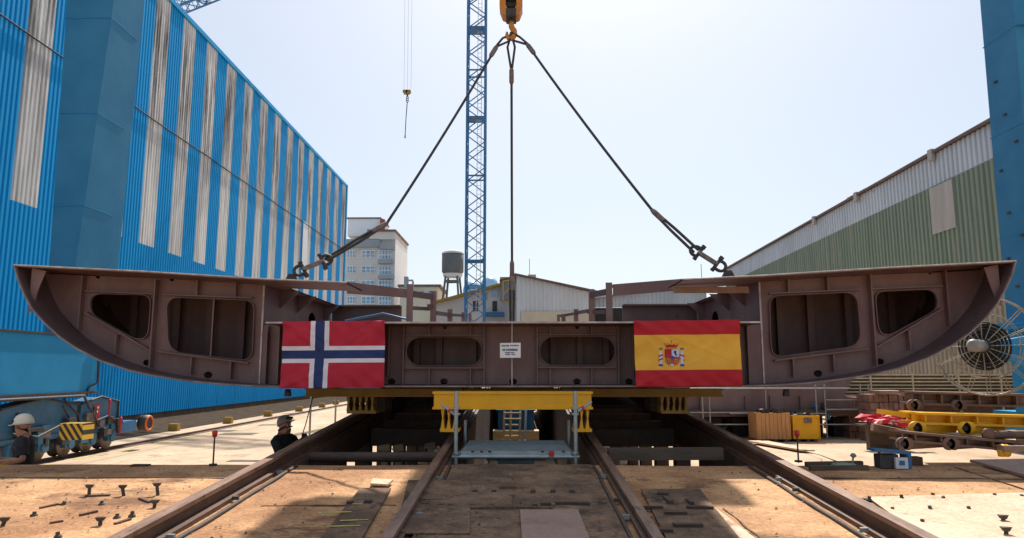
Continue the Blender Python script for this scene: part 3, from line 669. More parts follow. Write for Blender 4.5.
pl = thing('sign_board', 'small white notice board fixed at the centre of the hull section', 'sign', P(510.5, 350.5, 10.28))
m = MB(); q = [P(x, y, 10.28) for x, y in ((500, 343), (520.7, 342.7), (520.7, 357.7), (500, 357.8))]; m.plate([q], (0, .01, 0)); m.build('board', M['white_paint'], pl)
m = MB()
for x0, x1, y, h in ((501.5, 509, 345.7, .7), (510.5, 518.8, 345.5, .7), (502.5, 505, 349.8, 1.1), (506, 517.6, 349.8, 1.1), (505, 515, 352.7, .5), (505.5, 510, 354.5, .5), (511.5, 515, 354.5, .5)):
    x = x0
    while x < x1:
        ww = random.uniform(.4, .9); hh = h * random.uniform(.7, 1.2); q = [P(a_, b_, 10.278) for a_, b_ in ((x, y - hh), (x + ww, y - hh), (x + ww, y + hh), (x, y + hh))]
        m.plate([q], (0, -.002, 0)); x += ww + .3
m.build('lettering', M['ink'], pl)

# ------------------------------------------------------------------ yellow supports
def px_box(m, x0, y0, x1, y1, Y, d, mi=0):
    a_ = P(x0, y0, Y); b_ = P(x1, y1, Y); m.box(a_.x, b_.x, Y, Y + d, b_.z, a_.z, mi)
t = thing('support_beam', 'bright yellow short cross beam on two flared legs under the middle of the hull section', 'support beam', P(512, 432, 10.1))
m = MB(); px_box(m, 432.5, 391.5, 593, 394, 10.0, .3); px_box(m, 432.5, 407, 593, 409.5, 10.0, .3); px_box(m, 434, 393.8, 591.5, 407.2, 10.02, .26); m.build('beam', M['yellow'], t)
for c0, s_ in ((449, 1), (582, -1)):
    m = MB(); Y = 10.05
    for dx in (-7, -1, 5):
        x = c0 + dx; m.plate([[P(x - 1, 409.6, Y), P(x + 2.4, 409.6, Y), P(x + 1.2, 418, Y), P(x + 2.6, 429, Y), P(x - 1.6, 429, Y), P(x + .2, 418, Y)]], (0, .25, 0))
    a_ = P(c0 - 9, 428.8, Y - .04); b_ = P(c0 + 10, 432, Y - .04); m.box(a_.x, b_.x, Y - .04, Y + .3, b_.z, a_.z)
    m.build('leg', M['yellow'], t)
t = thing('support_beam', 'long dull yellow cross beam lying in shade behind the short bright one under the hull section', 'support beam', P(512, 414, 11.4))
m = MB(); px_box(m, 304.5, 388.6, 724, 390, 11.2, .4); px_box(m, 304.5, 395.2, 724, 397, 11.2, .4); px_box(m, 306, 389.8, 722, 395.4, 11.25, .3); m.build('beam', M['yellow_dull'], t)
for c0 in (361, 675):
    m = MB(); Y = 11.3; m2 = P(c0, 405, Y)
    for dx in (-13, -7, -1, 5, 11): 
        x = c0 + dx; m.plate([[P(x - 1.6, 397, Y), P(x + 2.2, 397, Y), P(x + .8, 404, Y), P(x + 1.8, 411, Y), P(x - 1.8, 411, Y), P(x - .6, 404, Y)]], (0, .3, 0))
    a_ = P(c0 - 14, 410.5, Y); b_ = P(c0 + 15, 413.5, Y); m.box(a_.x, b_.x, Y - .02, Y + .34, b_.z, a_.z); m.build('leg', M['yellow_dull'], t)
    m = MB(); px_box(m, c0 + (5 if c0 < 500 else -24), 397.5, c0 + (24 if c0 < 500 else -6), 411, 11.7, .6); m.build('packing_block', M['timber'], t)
m = MB(); px_box(m, 444, 387.8, 462, 391, 10.4, .5); px_box(m, 562, 387.8, 585, 391, 10.4, .5); o = m.build('packing', M['timber']); o.parent = None
tag(o, 'dark flat packing timbers between the bright yellow beam and the hull', 'packing')

# scaffold platform
t = thing('scaffold_platform', 'low galvanised scaffold bay with grated deck in front of the yellow beam', 'scaffold', P(512, 470, 9.6))
for px, Y, y0 in ((456.5, 9.42, 391), (575, 9.42, 391), (465.5, 10.92, 420), (568.5, 10.92, 420)):
    m = MB(); a_ = P(px, y0, Y); m.cyl(a_, (a_.x, Y, 0), .026, 10)
    for yy in (409, 415, 454): 
        if y0 < 400: c_ = P(px, yy, Y); m.cyl((c_.x, Y, c_.z), (c_.x, Y, c_.z + .025), .05, 10)
    m.build('standard', M['galv'], t)
zt = P(512, 452, 9.42).z
xa, xb = P(457, 452, 9.42).x, P(574.5, 452, 9.42).x
m = MB(); m.cyl((xa - .06, 9.42, zt - .06), (xb + .06, 9.42, zt - .06), .026, 10); m.cyl((xa, 10.92, zt - .06), (xb, 10.92, zt - .06), .026, 10)
m.cyl((xa, 9.42, zt - .06), (xa, 10.92, zt - .06), .024, 10); m.cyl((xb, 9.42, zt - .06), (xb, 10.92, zt - .06), .024, 10); m.build('ledger', M['galv'], t)
m = MB()
for k in range(6):
    ya = 9.43 + k * .245
    m.box(xa + .05, xb - .05, ya, ya + .02, zt - .05, zt + .012); m.box(xa + .05, xb - .05, ya + .2, ya + .22, zt - .05, zt + .012)
    for q in range(2): m.box(xa + .05, xb - .05, ya + .07 + q * .065, ya + .085 + q * .065, zt - .02, zt + .006)
    for q in range(9):
        x = xa + .06 + q * (xb - xa - .12) / 8; m.box(x, x + .02, ya + .02, ya + .2, zt - .03, zt - .004)
m.build('deck_grating', M['galv'], t)
for (p0, p1) in (((442, 404.5), (455, 415)), ((591, 402), (577, 412))):
    m = MB(); m.cyl(P(*p0, 9.6), P(*p1, 9.44), .02, 8); m.build('clamp_arm', M['galv'], t)
    m = MB(); d = P(*p1, 9.44) - P(*p0, 9.6); m.cyl(P(*p0, 9.6) + d * .55, P(*p0, 9.6) + d * .7, .024, 8); m.build('clamp_marker', M['red_paint'], t)
m = MB(); px_box(m, 549, 451.5, 554, 456.5, 9.36, .05); m.build('tag', M['red_paint'], t)
m = MB(); 
for px in (471, 480, 488, 541, 562): px_box(m, px, 451, px + 3, 452.5, 9.385, .02)
m.build('hook', M['black_steel'], t)
m = MB(); px_box(m, 486, 457, 546, 460.6, 10.6, .3); o = m.build('plank', M['plank']); tag(o, 'pale sunlit plank on the ground below the scaffold platform', 'plank')
# ladder and odds in the tunnel
t = thing('ladder', 'pale timber ladder leaning in the tunnel behind the scaffold platform', 'ladder', P(512, 440, 15.5))
for px in (504.5, 511, 520.5, 526): 
    m = MB(); m.bar(P(px, 408, 15.7), P(px - 1, 440, 15.2), .045, .045); m.build('stile', M['plank'] if px < 523 else M['galv'], t)
m = MB()
for y in (413, 419, 425, 431, 436): m.cyl(P(504, y, 15.45), P(521, y, 15.45), .018, 8)
m.build('rung', M['plank'], t)
m = MB(); px_box(m, 493, 431, 539, 440, 16.6, .5); o = m.build('pallet', M['plank']); tag(o, 'pale wooden pallet on the ground under the slipway ramp', 'pallet')
m = MB(); c_ = P(516, 420, 17); m.box(c_.x - .42, c_.x + .42, 17, 17.6, 0, P(516, 411, 17).z); m.box(c_.x - .46, c_.x + .46, 16.97, 17.63, P(516, 411, 17).z, P(516, 409.5, 17).z); o = m.build('tool_cabinet', M['blue']); tag(o, 'blue tool cabinet in the tunnel behind the ladder', 'cabinet')
for k, (px, py) in enumerate(((384, 447), (398, 447), (430, 445), (445, 444), (598, 443), (617, 446))):
    m = MB(); c_ = P(px, py, 12.2 + k * .2); m.hexa([(c_.x - .1, c_.y, c_.z - .06), (c_.x + .1, c_.y, c_.z - .06), (c_.x + .1, c_.y + .2, c_.z - .06), (c_.x - .1, c_.y + .2, c_.z - .06), (c_.x - .09, c_.y, c_.z + .02), (c_.x + .08, c_.y, c_.z + .05), (c_.x + .09, c_.y + .18, c_.z + .04), (c_.x - .08, c_.y + .18, c_.z + .02)])
    # stands on a short post to the yard
    m.box(c_.x - .05, c_.x + .05, c_.y + .05, c_.y + .15, 0, c_.z - .06)
    o = m.build('wedge_block', M['plank']); tag(o, 'small pale wooden wedge block on a stub post in the dark under the slipway rails', 'wedge', 'wedge blocks under the slipway')

# ------------------------------------------------------------------ hook and slings
YH = 12.9
hk = thing('crane_hook', 'orange crane hook block with a black swivel, hanging above the slings', 'hook', P(511, 20, YH))
m = MB()
for s_ in (-1, 1):
    c_ = P(511 + s_ * 7.5, 2, YH); X_ = c_.x
    q = [P(511 + s_ * x, y, YH - .16) for x, y in ((2.5, -22), (11.5, -22), (11.5, 6), (8.5, 13.5), (3.5, 15.5), (3.5, 9), (5.5, 4), (5, -8))]
    m.plate([q], (0, .3, 0))
m.build('block_cheek', M['hook_orange'], hk)
m = MB(); px_box(m, 505.5, -22, 516.5, 6, YH - .08, .2); m.lathe([(.12, -.14), (.17, -.1), (.17, .1), (.12, .14)], P(511, -4, YH), 20, 'y'); m.build('sheave_housing', M['black_steel'], hk)
m = MB(); px_box(m, 506, 8, 516, 15.5, YH - .17, .34); m.cyl(P(511, 15, YH), P(511, 24, YH), .05, 12); m.build('swivel', M['dark_metal'], hk)
m = MB(); hp = [P(511, 22, YH), P(511.5, 27, YH), P(513.8, 30.5, YH), P(514.2, 34.5, YH), P(511.8, 38.5, YH), P(508.5, 38, YH), P(506.8, 35, YH), P(507, 32, YH)]
m.tube(hp, [.05, .055, .06, .065, .065, .05, .035, .02], 10); m.build('hook', M['hook_orange'], hk)
m = MB()
for k in range(4):
    x = P(505 + k * 4, 0, YH).x; m.cyl((x, YH, P(511, -20, YH).z), (x, YH, 24), .012, 6)
m.build('hoist_rope', M['rope'], hk)
hookp = P(511, 36, YH)
def bez(a, b, sag, n=14):
    return [a.lerp(b, i / n) + Vector((0, 0, -sag * 4 * (i / n) * (1 - i / n))) for i in range(n + 1)]
def sling(pts2, label, eye=True):
    """pts: hook end, ferrule top, ferrule lower, shackle, link end, anchor; all 3D"""
    h, f1, f2, sk, le, an = pts2
    t = thing('lifting_sling', label, 'sling', an, 'slings holding the hull section')
    d = (f2 - f1).normalized(); side = d.cross(Vector((0, 1, 0))).normalized()
    m = MB(); 
    m.tube([h + side * .0 + Vector((0, -.06, .05)), h.lerp(f1, .35) + side * .07, f1 + side * .012], .022, 8)
    m.tube([h + Vector((0, .06, .05)), h.lerp(f1, .35) - side * .07, f1 - side * .012], .022, 8)
    m.tube(bez(f1, f2, .03 * (f2 - f1).length * .4), .024, 8)
    m.tube([f2 + side * .012, f2.lerp(sk, .5) + side * .035, sk + side * .03 + Vector((0, -.03, 0))], .024, 8)
    m.tube([f2 - side * .012, f2.lerp(sk, .5) - side * .035, sk - side * .03 + Vector((0, .03, 0))], .024, 8)
    m.build('wire_rope', M['rope'], t)
    for f, dd in ((f1, d), (f2, (sk - f2).normalized())):
        m = MB(); m.tube([f - dd * .0, f + dd * .05, f + dd * .26, f + dd * .3], [.03, .045, .045, .03], 10); m.build('ferrule', M['steel_worn'], t)
    if le is not None:
        dl = (le - sk).normalized(); sd2 = dl.cross(Vector((0, 1, 0))).normalized()
        for c_, sgn in ((sk, 1), (le, -1)):
            m = MB(); ring_ = []
            for k in range(15):
                a_ = R(-130 + 260 * k / 14); ring_.append(c_ + (-dl * sgn * math.cos(a_) * .088 + sd2 * math.sin(a_) * .075))
            m.tube(ring_, .026, 8)
            e0, e1 = ring_[0], ring_[-1]; dv = (e1 - e0).normalized(); m.cyl(e0 - dv * .06, e1 + dv * .06, .028, 10); m.cyl(e1 + dv * .03, e1 + dv * .08, .04, 6); m.cyl(e0 - dv * .07, e0 - dv * .04, .036, 6)
            m.build('shackle', M['dark_metal'], t)
        m = MB(); m.bar(sk + dl * .04, le - dl * .04, .05, .1, (0, 1, 0)); m.build('lug_link', M['steel_worn'], t)
        m = MB(); m.hexa([an + Vector(v) for v in ((-.1, -.02, -.1), (.1, -.02, -.1), (.1, .02, -.1), (-.1, .02, -.1), (-.05, -.02, .0), (.05, -.02, .0), (.05, .02, .0), (-.05, .02, .0))]); m.build('pad_eye', M['dark_metal'], t)
    return t
YA = 10.75
sling([hookp, P(497, 46, 12.85), P(387, 223, 11.4), P(326, 260, 10.9), P(300, 270.5, YA), P(292, 274, YA)], 'black wire sling running from the hook down to the left deck beside the blue hall')
sling([hookp, P(527, 44, 12.85), P(652, 210, 11.4), P(696, 251, 10.9), P(720, 266, YA), P(728, 270.5, YA)], 'black wire sling running from hook to right deck, before the green hall')
t3 = sling([hookp, P(511.5, 68, 12.95), P(512, 261, 14.1), P(512, 321, 14.3), None, P(512, 322, 14.3)], 'black wire sling hanging straight down from the hook to the middle of the hull section')
m = MB()
for s_ in (-1, 1): m.tube([P(512, 266, 14.1), P(512 + s_ * 1.8, 290, 14.2), P(512 + s_ * 1.2, 318, 14.3)], .02, 8)
m.build('wire_rope', M['rope'], t3)
m = MB(); px_box(m, 510, 276, 514.5, 290, 14.12, .06); m.build('ferrule', M['steel_worn'], t3)
# unseen frame added overhead, shaped to cast the shadow on the apron
tr = thing('shade_frame', 'unseen dark frame above the hook, shaped to shade the apron between the rails', 'shade frame', (0, 16, 13.4))
m = MB(); m.box(-.95, 2.9, 13.0, 16.95, 13.4, 13.9); m.box(-.1, 3.45, 16.95, 18.7, 13.42, 13.88); m.build('shade_frame_plate', M['black_steel'], tr)
m = MB()
for x in (-.9, 2.6): m.box(x - .15, x + .15, 12.8, 17.2, 13.91, 14.2)
m.build('shade_frame_beam', M['crane_blue'], tr)

# ------------------------------------------------------------------ gantry crane
gc = thing('gantry_crane', 'blue gantry crane on rails, tall tapering box legs on both sides of the hull section', 'crane', (-13.4, 21.5, 0))
ZL = P(97, 338, 21.9).z + .04
def leg(zb, zt_, xb_in, xb_out, xt_in, xt_out, y0, y1, fl=0.0):
    m = MB(); m.hexa([(xb_out, y0, zb), (xb_in, y0, zb), (xb_in, y1 + fl, zb), (xb_out, y1 + fl, zb), (xt_out, y0, zt_), (xt_in, y0, zt_), (xt_in, y1 - fl * .9, zt_), (xt_out, y1 - fl * .9, zt_)]); return m
def lx(px, py, Y): return P(px, py, Y).x
k = 22.0 / 9.7
xi0, xi1 = lx(66, 330, 20.9), lx(114, 0, 20.9); xo0, xo1 = lx(45, 330, 20.9), lx(67, 0, 20.9)
z0 = ZL; z1 = P(100, 0, 20.9).z; ft = (26 - z0) / (z1 - z0)
lg = leg(z0, 26, xi0, xo0, xi0 + (xi1 - xi0) * ft, xo0 + (xo1 - xo0) * ft, 20.9, 22.5, .75).build('leg', M['crane_blue'], gc)
for zz in (7.4, 10.3, 13.4):
    m = MB()   # stiffening seam on the leg
    f_ = (zz - z0) / (z1 - z0); m.box(xo0 + (xo1 - xo0) * f_ - .01, xi0 + (xi1 - xi0) * f_ + .012, 20.88, 22.4, zz, zz + .025)
    m.build('seam', M['crane_blue_deep'], lg)
m = MB(); xs = lx(97, 375, 21.9)
m.box(xs - 1.15, xs, 8.0, 21.9, P(97, 391, 21.9).z, P(97, 338, 21.9).z - 0.02)
zt_ = P(97, 338, 21.9).z
sill = m.build('sill_beam', M['crane_blue_deep'], gc)
m = MB(); zsb = P(97, 391, 21.9).z
m.box(xs - 1.2, xs + .06, 8.0, 21.95, zsb - .07, zsb - .003); m.box(xs - 1.2, xs + .05, 8, 21.95, zt_ - .018, zt_ + .03); m.build('sill_flange', M['rust_dark'], sill)
m = MB(); m.tube([(xs + .05, 21.8, P(97, 338, 21.9).z), (xs + .07, 21.85, zsb + .25), (xs + .02, 21.5, zsb + .12), (xs + .05, 21.4, zsb - .1)], .035, 8); m.tube([(xs + .08, 17, zsb - .12), (xs + .08, 21.2, zsb - .12), (xs + .1, 21.5, zsb - .5)], .04, 8); m.build('conduit', M['dark_metal'], sill)
# bogies: light blue rocker beams, wheels, buffer
bx = xs - .35
def bogie(y0, y1, zt1, zt2):
    b_ = MB()
    b_.plate([[Vector((bx + .28, y0, .75)), Vector((bx + .28, y1, .75)), Vector((bx + .28, y1, zt2)), Vector((bx + .28, (y0 + y1) / 2, zt1)), Vector((bx + .28, y0, zt2))]], (-.55, 0, 0))
    b_.box(bx - .32, bx + .34, y0 - .1, y1 + .15, .62, .749)
    bo = b_.build('bogie', M['bogie_blue'], gc)
    m = MB(); m.tube([(bx + .3, y0, zt2 + .02), (bx + .3, (y0 + y1) / 2, zt1 + .02), (bx + .3, y1, zt2 + .02), (bx + .3, y1 + .02, .75)], .03, 6); m.box(bx + .281, bx + .32, y0 + .6, y0 + .75, .75, zt2 - .1); m.build('edge_trim', M['dark_metal'], bo)
    n = max(2, int((y1 - y0) / .85))
    for k in range(n):
        yy = y0 + .45 + k * (y1 - y0 - .9) / (n - 1)
        m = MB(); m.lathe([(.1, -.16), (.33, -.16), (.33, -.1), (.29, -.08), (.29, .08), (.33, .1), (.33, .16), (.12, .16), (.11, .22), (.0, .22)], (bx + .1, yy, .40), 22, 'x'); m.build('wheel', M['steel_worn'], bo)
        m = MB(); m.box(bx + .27, bx + .42, yy - .22, yy + .22, .33, .62); m.cyl((bx + .42, yy, .42), (bx + .47, yy, .42), .13, 14); m.build('axle_box', M['bogie_blue'], bo)
    return bo
b1 = bogie(18.0, 21.2, 1.72, 1.5); b2 = bogie(21.35, 23.3, 1.68, 1.5)
m = MB(); px_box(m, 60, 423.5, 82, 440, 18.9, .5); m.build('wheel_guard', M['hazard'], b1)
m = MB(); m.box(bx - .1, bx + .33, 23.46, 24.4, .5, .85); m.cyl((bx + .1, 24.4, .72), (bx + .1, 24.9, .72), .1, 12); m.build('buffer_arm', M['blue'], b2)
m = MB(); m.lathe([(.12, 0), (.26, 0), (.26, .25), (.16, .3)], P(141, 423, 23.6), 20, 'x'); m.build('cable_drum', M['dark_metal'], b2)
m = MB(); c_ = P(140, 423, 23.55); m.tube([(c_.x + .3, c_.y + .215 * math.cos(k * .314), c_.z + .215 * math.sin(k * .314)) for k in range(20)], .035, 8, closed=True); m.build('drum_rim', M['orange'], b2)
for px, py in ((121, 417), (110, 399.5)):
    m = MB(); c_ = P(px, py, 22.4); m.lathe([(.04, 0), (.045, .05), (.03, .08), (.001, .09)], (c_.x, c_.y, c_.z - .08), 12); m.cyl((c_.x, c_.y, c_.z - .5), (c_.x, c_.y, c_.z - .08), .03, 6); m.build('warning_lamp', M['red_paint'], b2)
sg = MB(); c_ = P(106, 409, 22.2); X_ = bx + .282
sg.box(X_, X_ + .012, 21.95, 22.3, 1.02, 1.47); s_o = sg.build('warning_sign', M['red_paint'], b2)
sg = MB()
sg.box(X_ + .0125, X_ + .016, 22.08, 22.13, 1.1, 1.4); sg.box(X_ + .0125, X_ + .016, 22.131, 22.24, 1.34, 1.4); sg.box(X_ + .0125, X_ + .016, 22.131, 22.2, 1.22, 1.28); sg.build('sign_mark', M['white_paint'], s_o)
for k in range(26):
    yy = random.uniform(18.2, 23.6); z_ = random.uniform(.3, 1.0); m = MB(); m.box(bx + .345, bx + random.uniform(.4, .52), yy, yy + random.uniform(.1, .4), z_, z_ + random.uniform(.08, .3)); m.build('brake_gear', M[random.choice(('dark_metal', 'dark_metal', 'bogie_blue', 'steel_worn'))], gc)
for pts in ([(bx + .4, 20.3, 1.5), (bx + .42, 20.8, 1.0), (bx + .4, 21.5, .9), (bx + .4, 22.6, 1.1), (bx + .42, 23.3, .8)], [(bx + .35, 20.4, 1.7), (bx + .38, 21.1, 1.2), (bx + .38, 21.3, .7)], [(bx + .45, 18.3, .9), (bx + .5, 19.2, .75), (bx + .48, 20.2, 1.0)], [(bx + .4, 21.6, 1.4), (bx + .45, 22.1, .8), (bx + .42, 22.9, .6)]):
    m = MB(); m.tube(pts, .03, 8); m.build('hydraulic_hose', M['dark_metal'], gc)
# right leg
xa0, xa1 = lx(1005, 300, 22.5), lx(980, 0, 22.5); zA, zB_ = P(1010, 300, 22.5).z, P(980, 0, 22.5).z
def xin(z): return xa0 + (xa1 - xa0) * (z - zA) / (zB_ - zA)
zj = P(1012, 326, 22.0).z
lr = leg(zj + .09, 26, xin(zj), xin(zj) + 1.1, xin(26), xin(26) + 2.3, 21.0, 22.5).build('leg', M['crane_blue'], gc)
m = MB(); m.box(xin(zj) - .3, xin(zj) + 1.2, 20.8, 22.6, zj + .005, zj + .088); m.box(xin(zj) - .3, xin(zj) + 1.2, 20.8, 22.6, zj - .1, zj - .005)
for k in range(9): m.cyl((xin(zj) - .2, 20.9 + k * .2, zj - .14), (xin(zj) - .2, 20.9 + k * .2, zj + .14), .028, 6)
m.build('flange', M['crane_blue_deep'], lr)
xf = lx(1012, 350, 22.3); m = MB(); m.box(xf, xf + 1.2, 21.0, 22.4, 1.25, zj - .101); m.box(xf + .02, xf + 1.18, 12, 23.5, .7, 1.249)
lr2 = m.build('leg_foot', M['crane_blue_deep'], gc)
for yy in (13, 15, 17, 19, 21, 22.8):
    m = MB(); m.lathe([(.1, -.16), (.33, -.16), (.33, -.1), (.29, -.08), (.29, .08), (.33, .1), (.33, .16), (.12, .16)], (xin(zj) + .5, yy, .40), 20, 'x'); m.build('wheel', M['steel_worn'], lr2)
for zz in (6.6, 9.9, 13.0):
    m = MB(); m.box(xin(zz) - .012, xin(zz) + 1.3, 20.9, 22.56, zz, zz + .02); m.build('seam', M['crane_blue_deep'], lr)
for zz, yy in ((5.0, 21.8), (5.9, 22.1), (7.3, 21.9), (8.7, 22.1), (10.4, 21.7), (11.6, 22.0), (9.4, 21.3), (6.5, 21.4)):
    m = MB(); m.box(xin(zz) - .05, xin(zz) - .0, yy, yy + .12, zz, zz + .06); m.build('cleat', M['rust_dark'], lr)
# cable reel
rc = P(985, 346, 20.0); rc_r = 47 * 20 / F * 1.02
rl = MB()
rl_parent = thing  # reel is part of the crane
ang = R(-52)
ax = Vector((math.sin(ang), -math.cos(ang), 0)).normalized()      # reel axis, swung towards the slipway
ux = Vector((ax.y, -ax.x, 0)).normalized() * -1; uz = Vector((0, 0, 1))
def rp(r, a_, h): return rc + ux * (r * math.cos(a_)) + uz * (r * math.sin(a_)) + ax * h
m = MB()
for h in (-.12, .12):
    m.tube([rp(rc_r, 2 * math.pi * k / 40, h) for k in range(40)], .022, 6, closed=True)
    m.tube([rp(rc_r * .66, 2 * math.pi * k / 40, h) for k in range(40)], .014, 6, closed=True)
    for k in range(16):
        a_ = 2 * math.pi * k / 16; m.tube([rp(.2, a_, h * 1.3), rp(rc_r, a_, h)], .013, 6)
for k in range(20): a_ = 2 * math.pi * k / 20; m.tube([rp(rc_r, a_, -.12), rp(rc_r, a_, .12)], .012, 6)
reel = m.build('cable_reel', M['reel_metal'], gc)
m = MB(); m.tube([rp(.0, 0, -.2) + ax * 0, rp(0, 0, .2)], .2, 20); m.build('hub', M['dark_metal'], reel)
m = MB(); m.tube([rp(0, 0, .2), rp(0, 0, .22), rp(0, 0, .8), rp(0, 0, .84)], [.08, .17, .17, .12], 20); m.build('motor', M['motor_grey'], reel)
m = MB()
for k in range(10):
    m.tube([rp(.24 + .045 * k, 2 * math.pi * q / 36, .05 * math.sin(k * 3)) for q in range(36)], .024, 6, closed=True)
m.build('wound_cable', M['rubber'], reel)
m = MB(); fx = Vector((xf + .1, 21.2, rc.z + .3)); m.bar(rc - ax * .2, fx, .16, .2); m.bar(rc - ax * .2, Vector((xf + .1, 21.2, rc.z - .8)), .14, .16); m.bar(rc - ax * .25 + uz * .3, rc - ax * .25 - uz * .3 + ux * .1, .3, .2); m.build('reel_arm', M['crane_blue_deep'], reel)
# crane rails along the yard
m = MB(); m.box(bx + .02, bx + .14, 5, 90, .004, .08); m.box(bx - .2, bx + .36, 5, 90, .0005, .012)
o = m.build('crane_rail', M['rail']); tag(o, 'crane rail set in the yard beside the blue striped hall', 'rail')
m = MB(); m.box(xin(zj) + .44, xin(zj) + .56, 5, 90, .004, .08); o = m.build('crane_rail', M['rail']); tag(o, 'crane rail set in the yard under the right crane leg', 'rail')
# yellow stops beside the rail
for k, (px, py) in enumerate(((174, 431), (228, 423.5), (268, 416.5), (299, 411.5), (322, 407.5), (336, 404.5))):
    c_ = PZ(px, py, 0)
    m = MB(); m.hexa([(-.2, -.14, 0), (.2, -.14, 0), (.2, .14, 0), (-.2, .14, 0), (-.19, -.13, .3), (.19, -.13, .3), (.19, .13, .3), (-.19, .13, .3)]); m.box(-.1, .1, .14, .3, 0.0, .2)
    if k == 0:
        s0 = m.build('rail_stop', M['yellow_dull']); s0.location = (c_.x, c_.y, 0); ob = s0
    else: ob = s0.copy(); col.objects.link(ob); ob.location = (c_.x, c_.y, 0)
    tag(ob, ('yellow stop block beside the crane rail, nearest to the crane bogies', 'yellow stop block beside the crane rail, second beyond the bogies', 'yellow stop block just left of the worker looking up', 'yellow stop block just above the worker behind the rail helmet', 'small yellow stop block near the yellow support leg', 'farthest tiny yellow stop block beside the crane rail')[k], 'stop block', 'yellow stop blocks along the crane rail')
# faint painted lines on the yard
for k in range(14):
    y0 = 18.5 + k * 2.2; m = MB(); m.box(-12.75, -12.62, y0, y0 + 1.1, .004, .006); tag(m.build('yard_marking', M['paint_yellow']), kind='structure')
m = MB(); m.box(-11.95, -11.85, 14, 70, .004, .006); tag(m.build('yard_marking', M['paint_green']), kind='structure')
for px, py, a_, b_ in ((238, 434, .7, .5), (225, 431, .4, .4), (250, 461, .6, .2), (175, 443, .9, .06), (300, 455, .5, .1), (270, 425, .5, .3)):
    c_ = PZ(px, py, 0); m = MB(); m.box(c_.x - a_, c_.x + a_, c_.y - b_, c_.y + b_, .004, .008); tag(m.build('manhole_cover', M['grime']), kind='structure')

# ------------------------------------------------------------------ blue striped hall
HX = lx(345.5, 187, 77.0)
hl_ = thing('assembly_hall', 'huge blue corrugated shipyard hall with dirty white vertical stripes', 'building', (HX, 50, 0))
YE = 77.0; YST = 14.0
zst = 8.95; ztop = P(345, 187, 77).z
def corr(yA, yB, pitch, X, dep, zlist, midx, nx_sign=1, lengthwise='y', mats=None):
    m = MB(); n = int((yB - yA) / pitch); 
    prof = []
    for i in range(n):
        y = yA + i * pitch
        prof += [(y, 0, y), (y + pitch * .30, 0, y), (y + pitch * .42, dep, y), (y + pitch * .88, dep, y)]
    prof.append((yB, 0, yB))
    for r in range(len(zlist) - 1):
        za_, zb_ = zlist[r], zlist[r + 1]
        for i in range(len(prof) - 1):
            (y0, d0, c0), (y1, d1, c1) = prof[i], prof[i + 1]
            z00, z01 = (za_(y0) if callable(za_) else za_), (za_(y1) if callable(za_) else za_)
            z10, z11 = (zb_(y0) if callable(zb_) else zb_), (zb_(y1) if callable(zb_) else zb_)
            m.add([(X + nx_sign * d0, y0, z00), (X + nx_sign * d1, y1, z01), (X + nx_sign * d1, y1, z11), (X + nx_sign * d0, y0, z10)], [(0, 1, 2, 3)], midx(r, c0))
    return m
def stripe(r, y):
    if r == 0: return 0
    ph = ((y + .01 - 26.35) / 3.07) % 1.0
    return 1 if ph < .5 else 0
pitch = 3.07 / 12
yA = 26.35 - 4 * 3.07; nb = round((YE - yA) / pitch); 
m = corr(yA, yA + nb * pitch, pitch, HX, .06, [.32, zst, ztop], stripe)
m.build('wall', [M['hall_blue'], M['weathered']], hl_)
YE = yA + nb * pitch
m = MB(); m.box(HX - 18, HX + .16, yA, YE + .2, ztop, ztop + .28); m.box(HX - .02, HX + .2, YE + .01, YE + .3, .3, ztop + .28); m.build('roof_trim', M['hall_blue'], hl_)
m = MB(); m.box(HX - 18, HX - .12, yA, YE, .0, ztop - .02); m.build('hall_body', M['hall_blue'], hl_)
m = MB(); m.box(HX - .1, HX + .05, yA, YE, 0, .3); m.build('plinth', M['dark_matte'], hl_)
m = MB(); m.tube([(HX + .14, yA + (YE - yA) * k / 20, 15.6 + .02 * math.cos(k * 2.1)) for k in range(21)], .035, 6); m.build('wall_cable', M['rubber'], hl_)
m = MB(); yy = HX * -1 * F / (522 - 297); m.box(HX + .1, HX + .13, yy, yy + 1.4, P(297, 272, yy).z, P(297, 221, yy).z); m.build('skylight_panel', M['white_paint'], hl_)
m = MB(); m.box(HX + .1, -14.7, 16, YE + 6, .003, .007); tag(m.build('dark_strip', M['dark_matte']), kind='structure')  # flat dark strip on the ground between hall wall and crane rail

# ------------------------------------------------------------------ green hall on the right
GX = 24.0
gh = thing('green_hall', 'long low hall with green corrugated wall and silver band under the roof edge', 'building', (GX, 60, 0))
gy = lambda px: GX * F / (px - 522)
zr1 = P(991, 125, gy(991)).z - .33; zr2 = P(734, 263.5, gy(734)).z - .33
zb1 = P(993, 163.5, gy(993)).z; zb2 = P(752, 273, gy(752)).z
def lin(y, a_, b_): t_ = (y - gy(991)) / (gy(740) - gy(991)); return a_ + (b_ - a_) * t_
m = corr(22, 84, .42, GX, .1, [0.0, 6.0, lambda y: lin(y, zb1, zb2), lambda y: lin(y, zr1, zr2)], lambda r, c_: (2, 1, 0)[r], -1)
m.build('wall', [M['silver'], M['green'], M['beige']], gh)
m = MB(); m.hexa([(GX - .35, 22, lin(22, zr1, zr2)), (GX + 14, 22, lin(22, zr1, zr2) + 3), (GX + 14, 84.2, lin(84, zr1, zr2) + 3), (GX - .35, 84.2, lin(84, zr1, zr2)), (GX - .35, 22, lin(22, zr1, zr2) + .14), (GX + 14, 22, lin(22, zr1, zr2) + 3.14), (GX + 14, 84.2, lin(84, zr1, zr2) + 3.14), (GX - .35, 84.2, lin(84, zr1, zr2) + .14)]); m.build('roof', M['roof_brown'], gh)
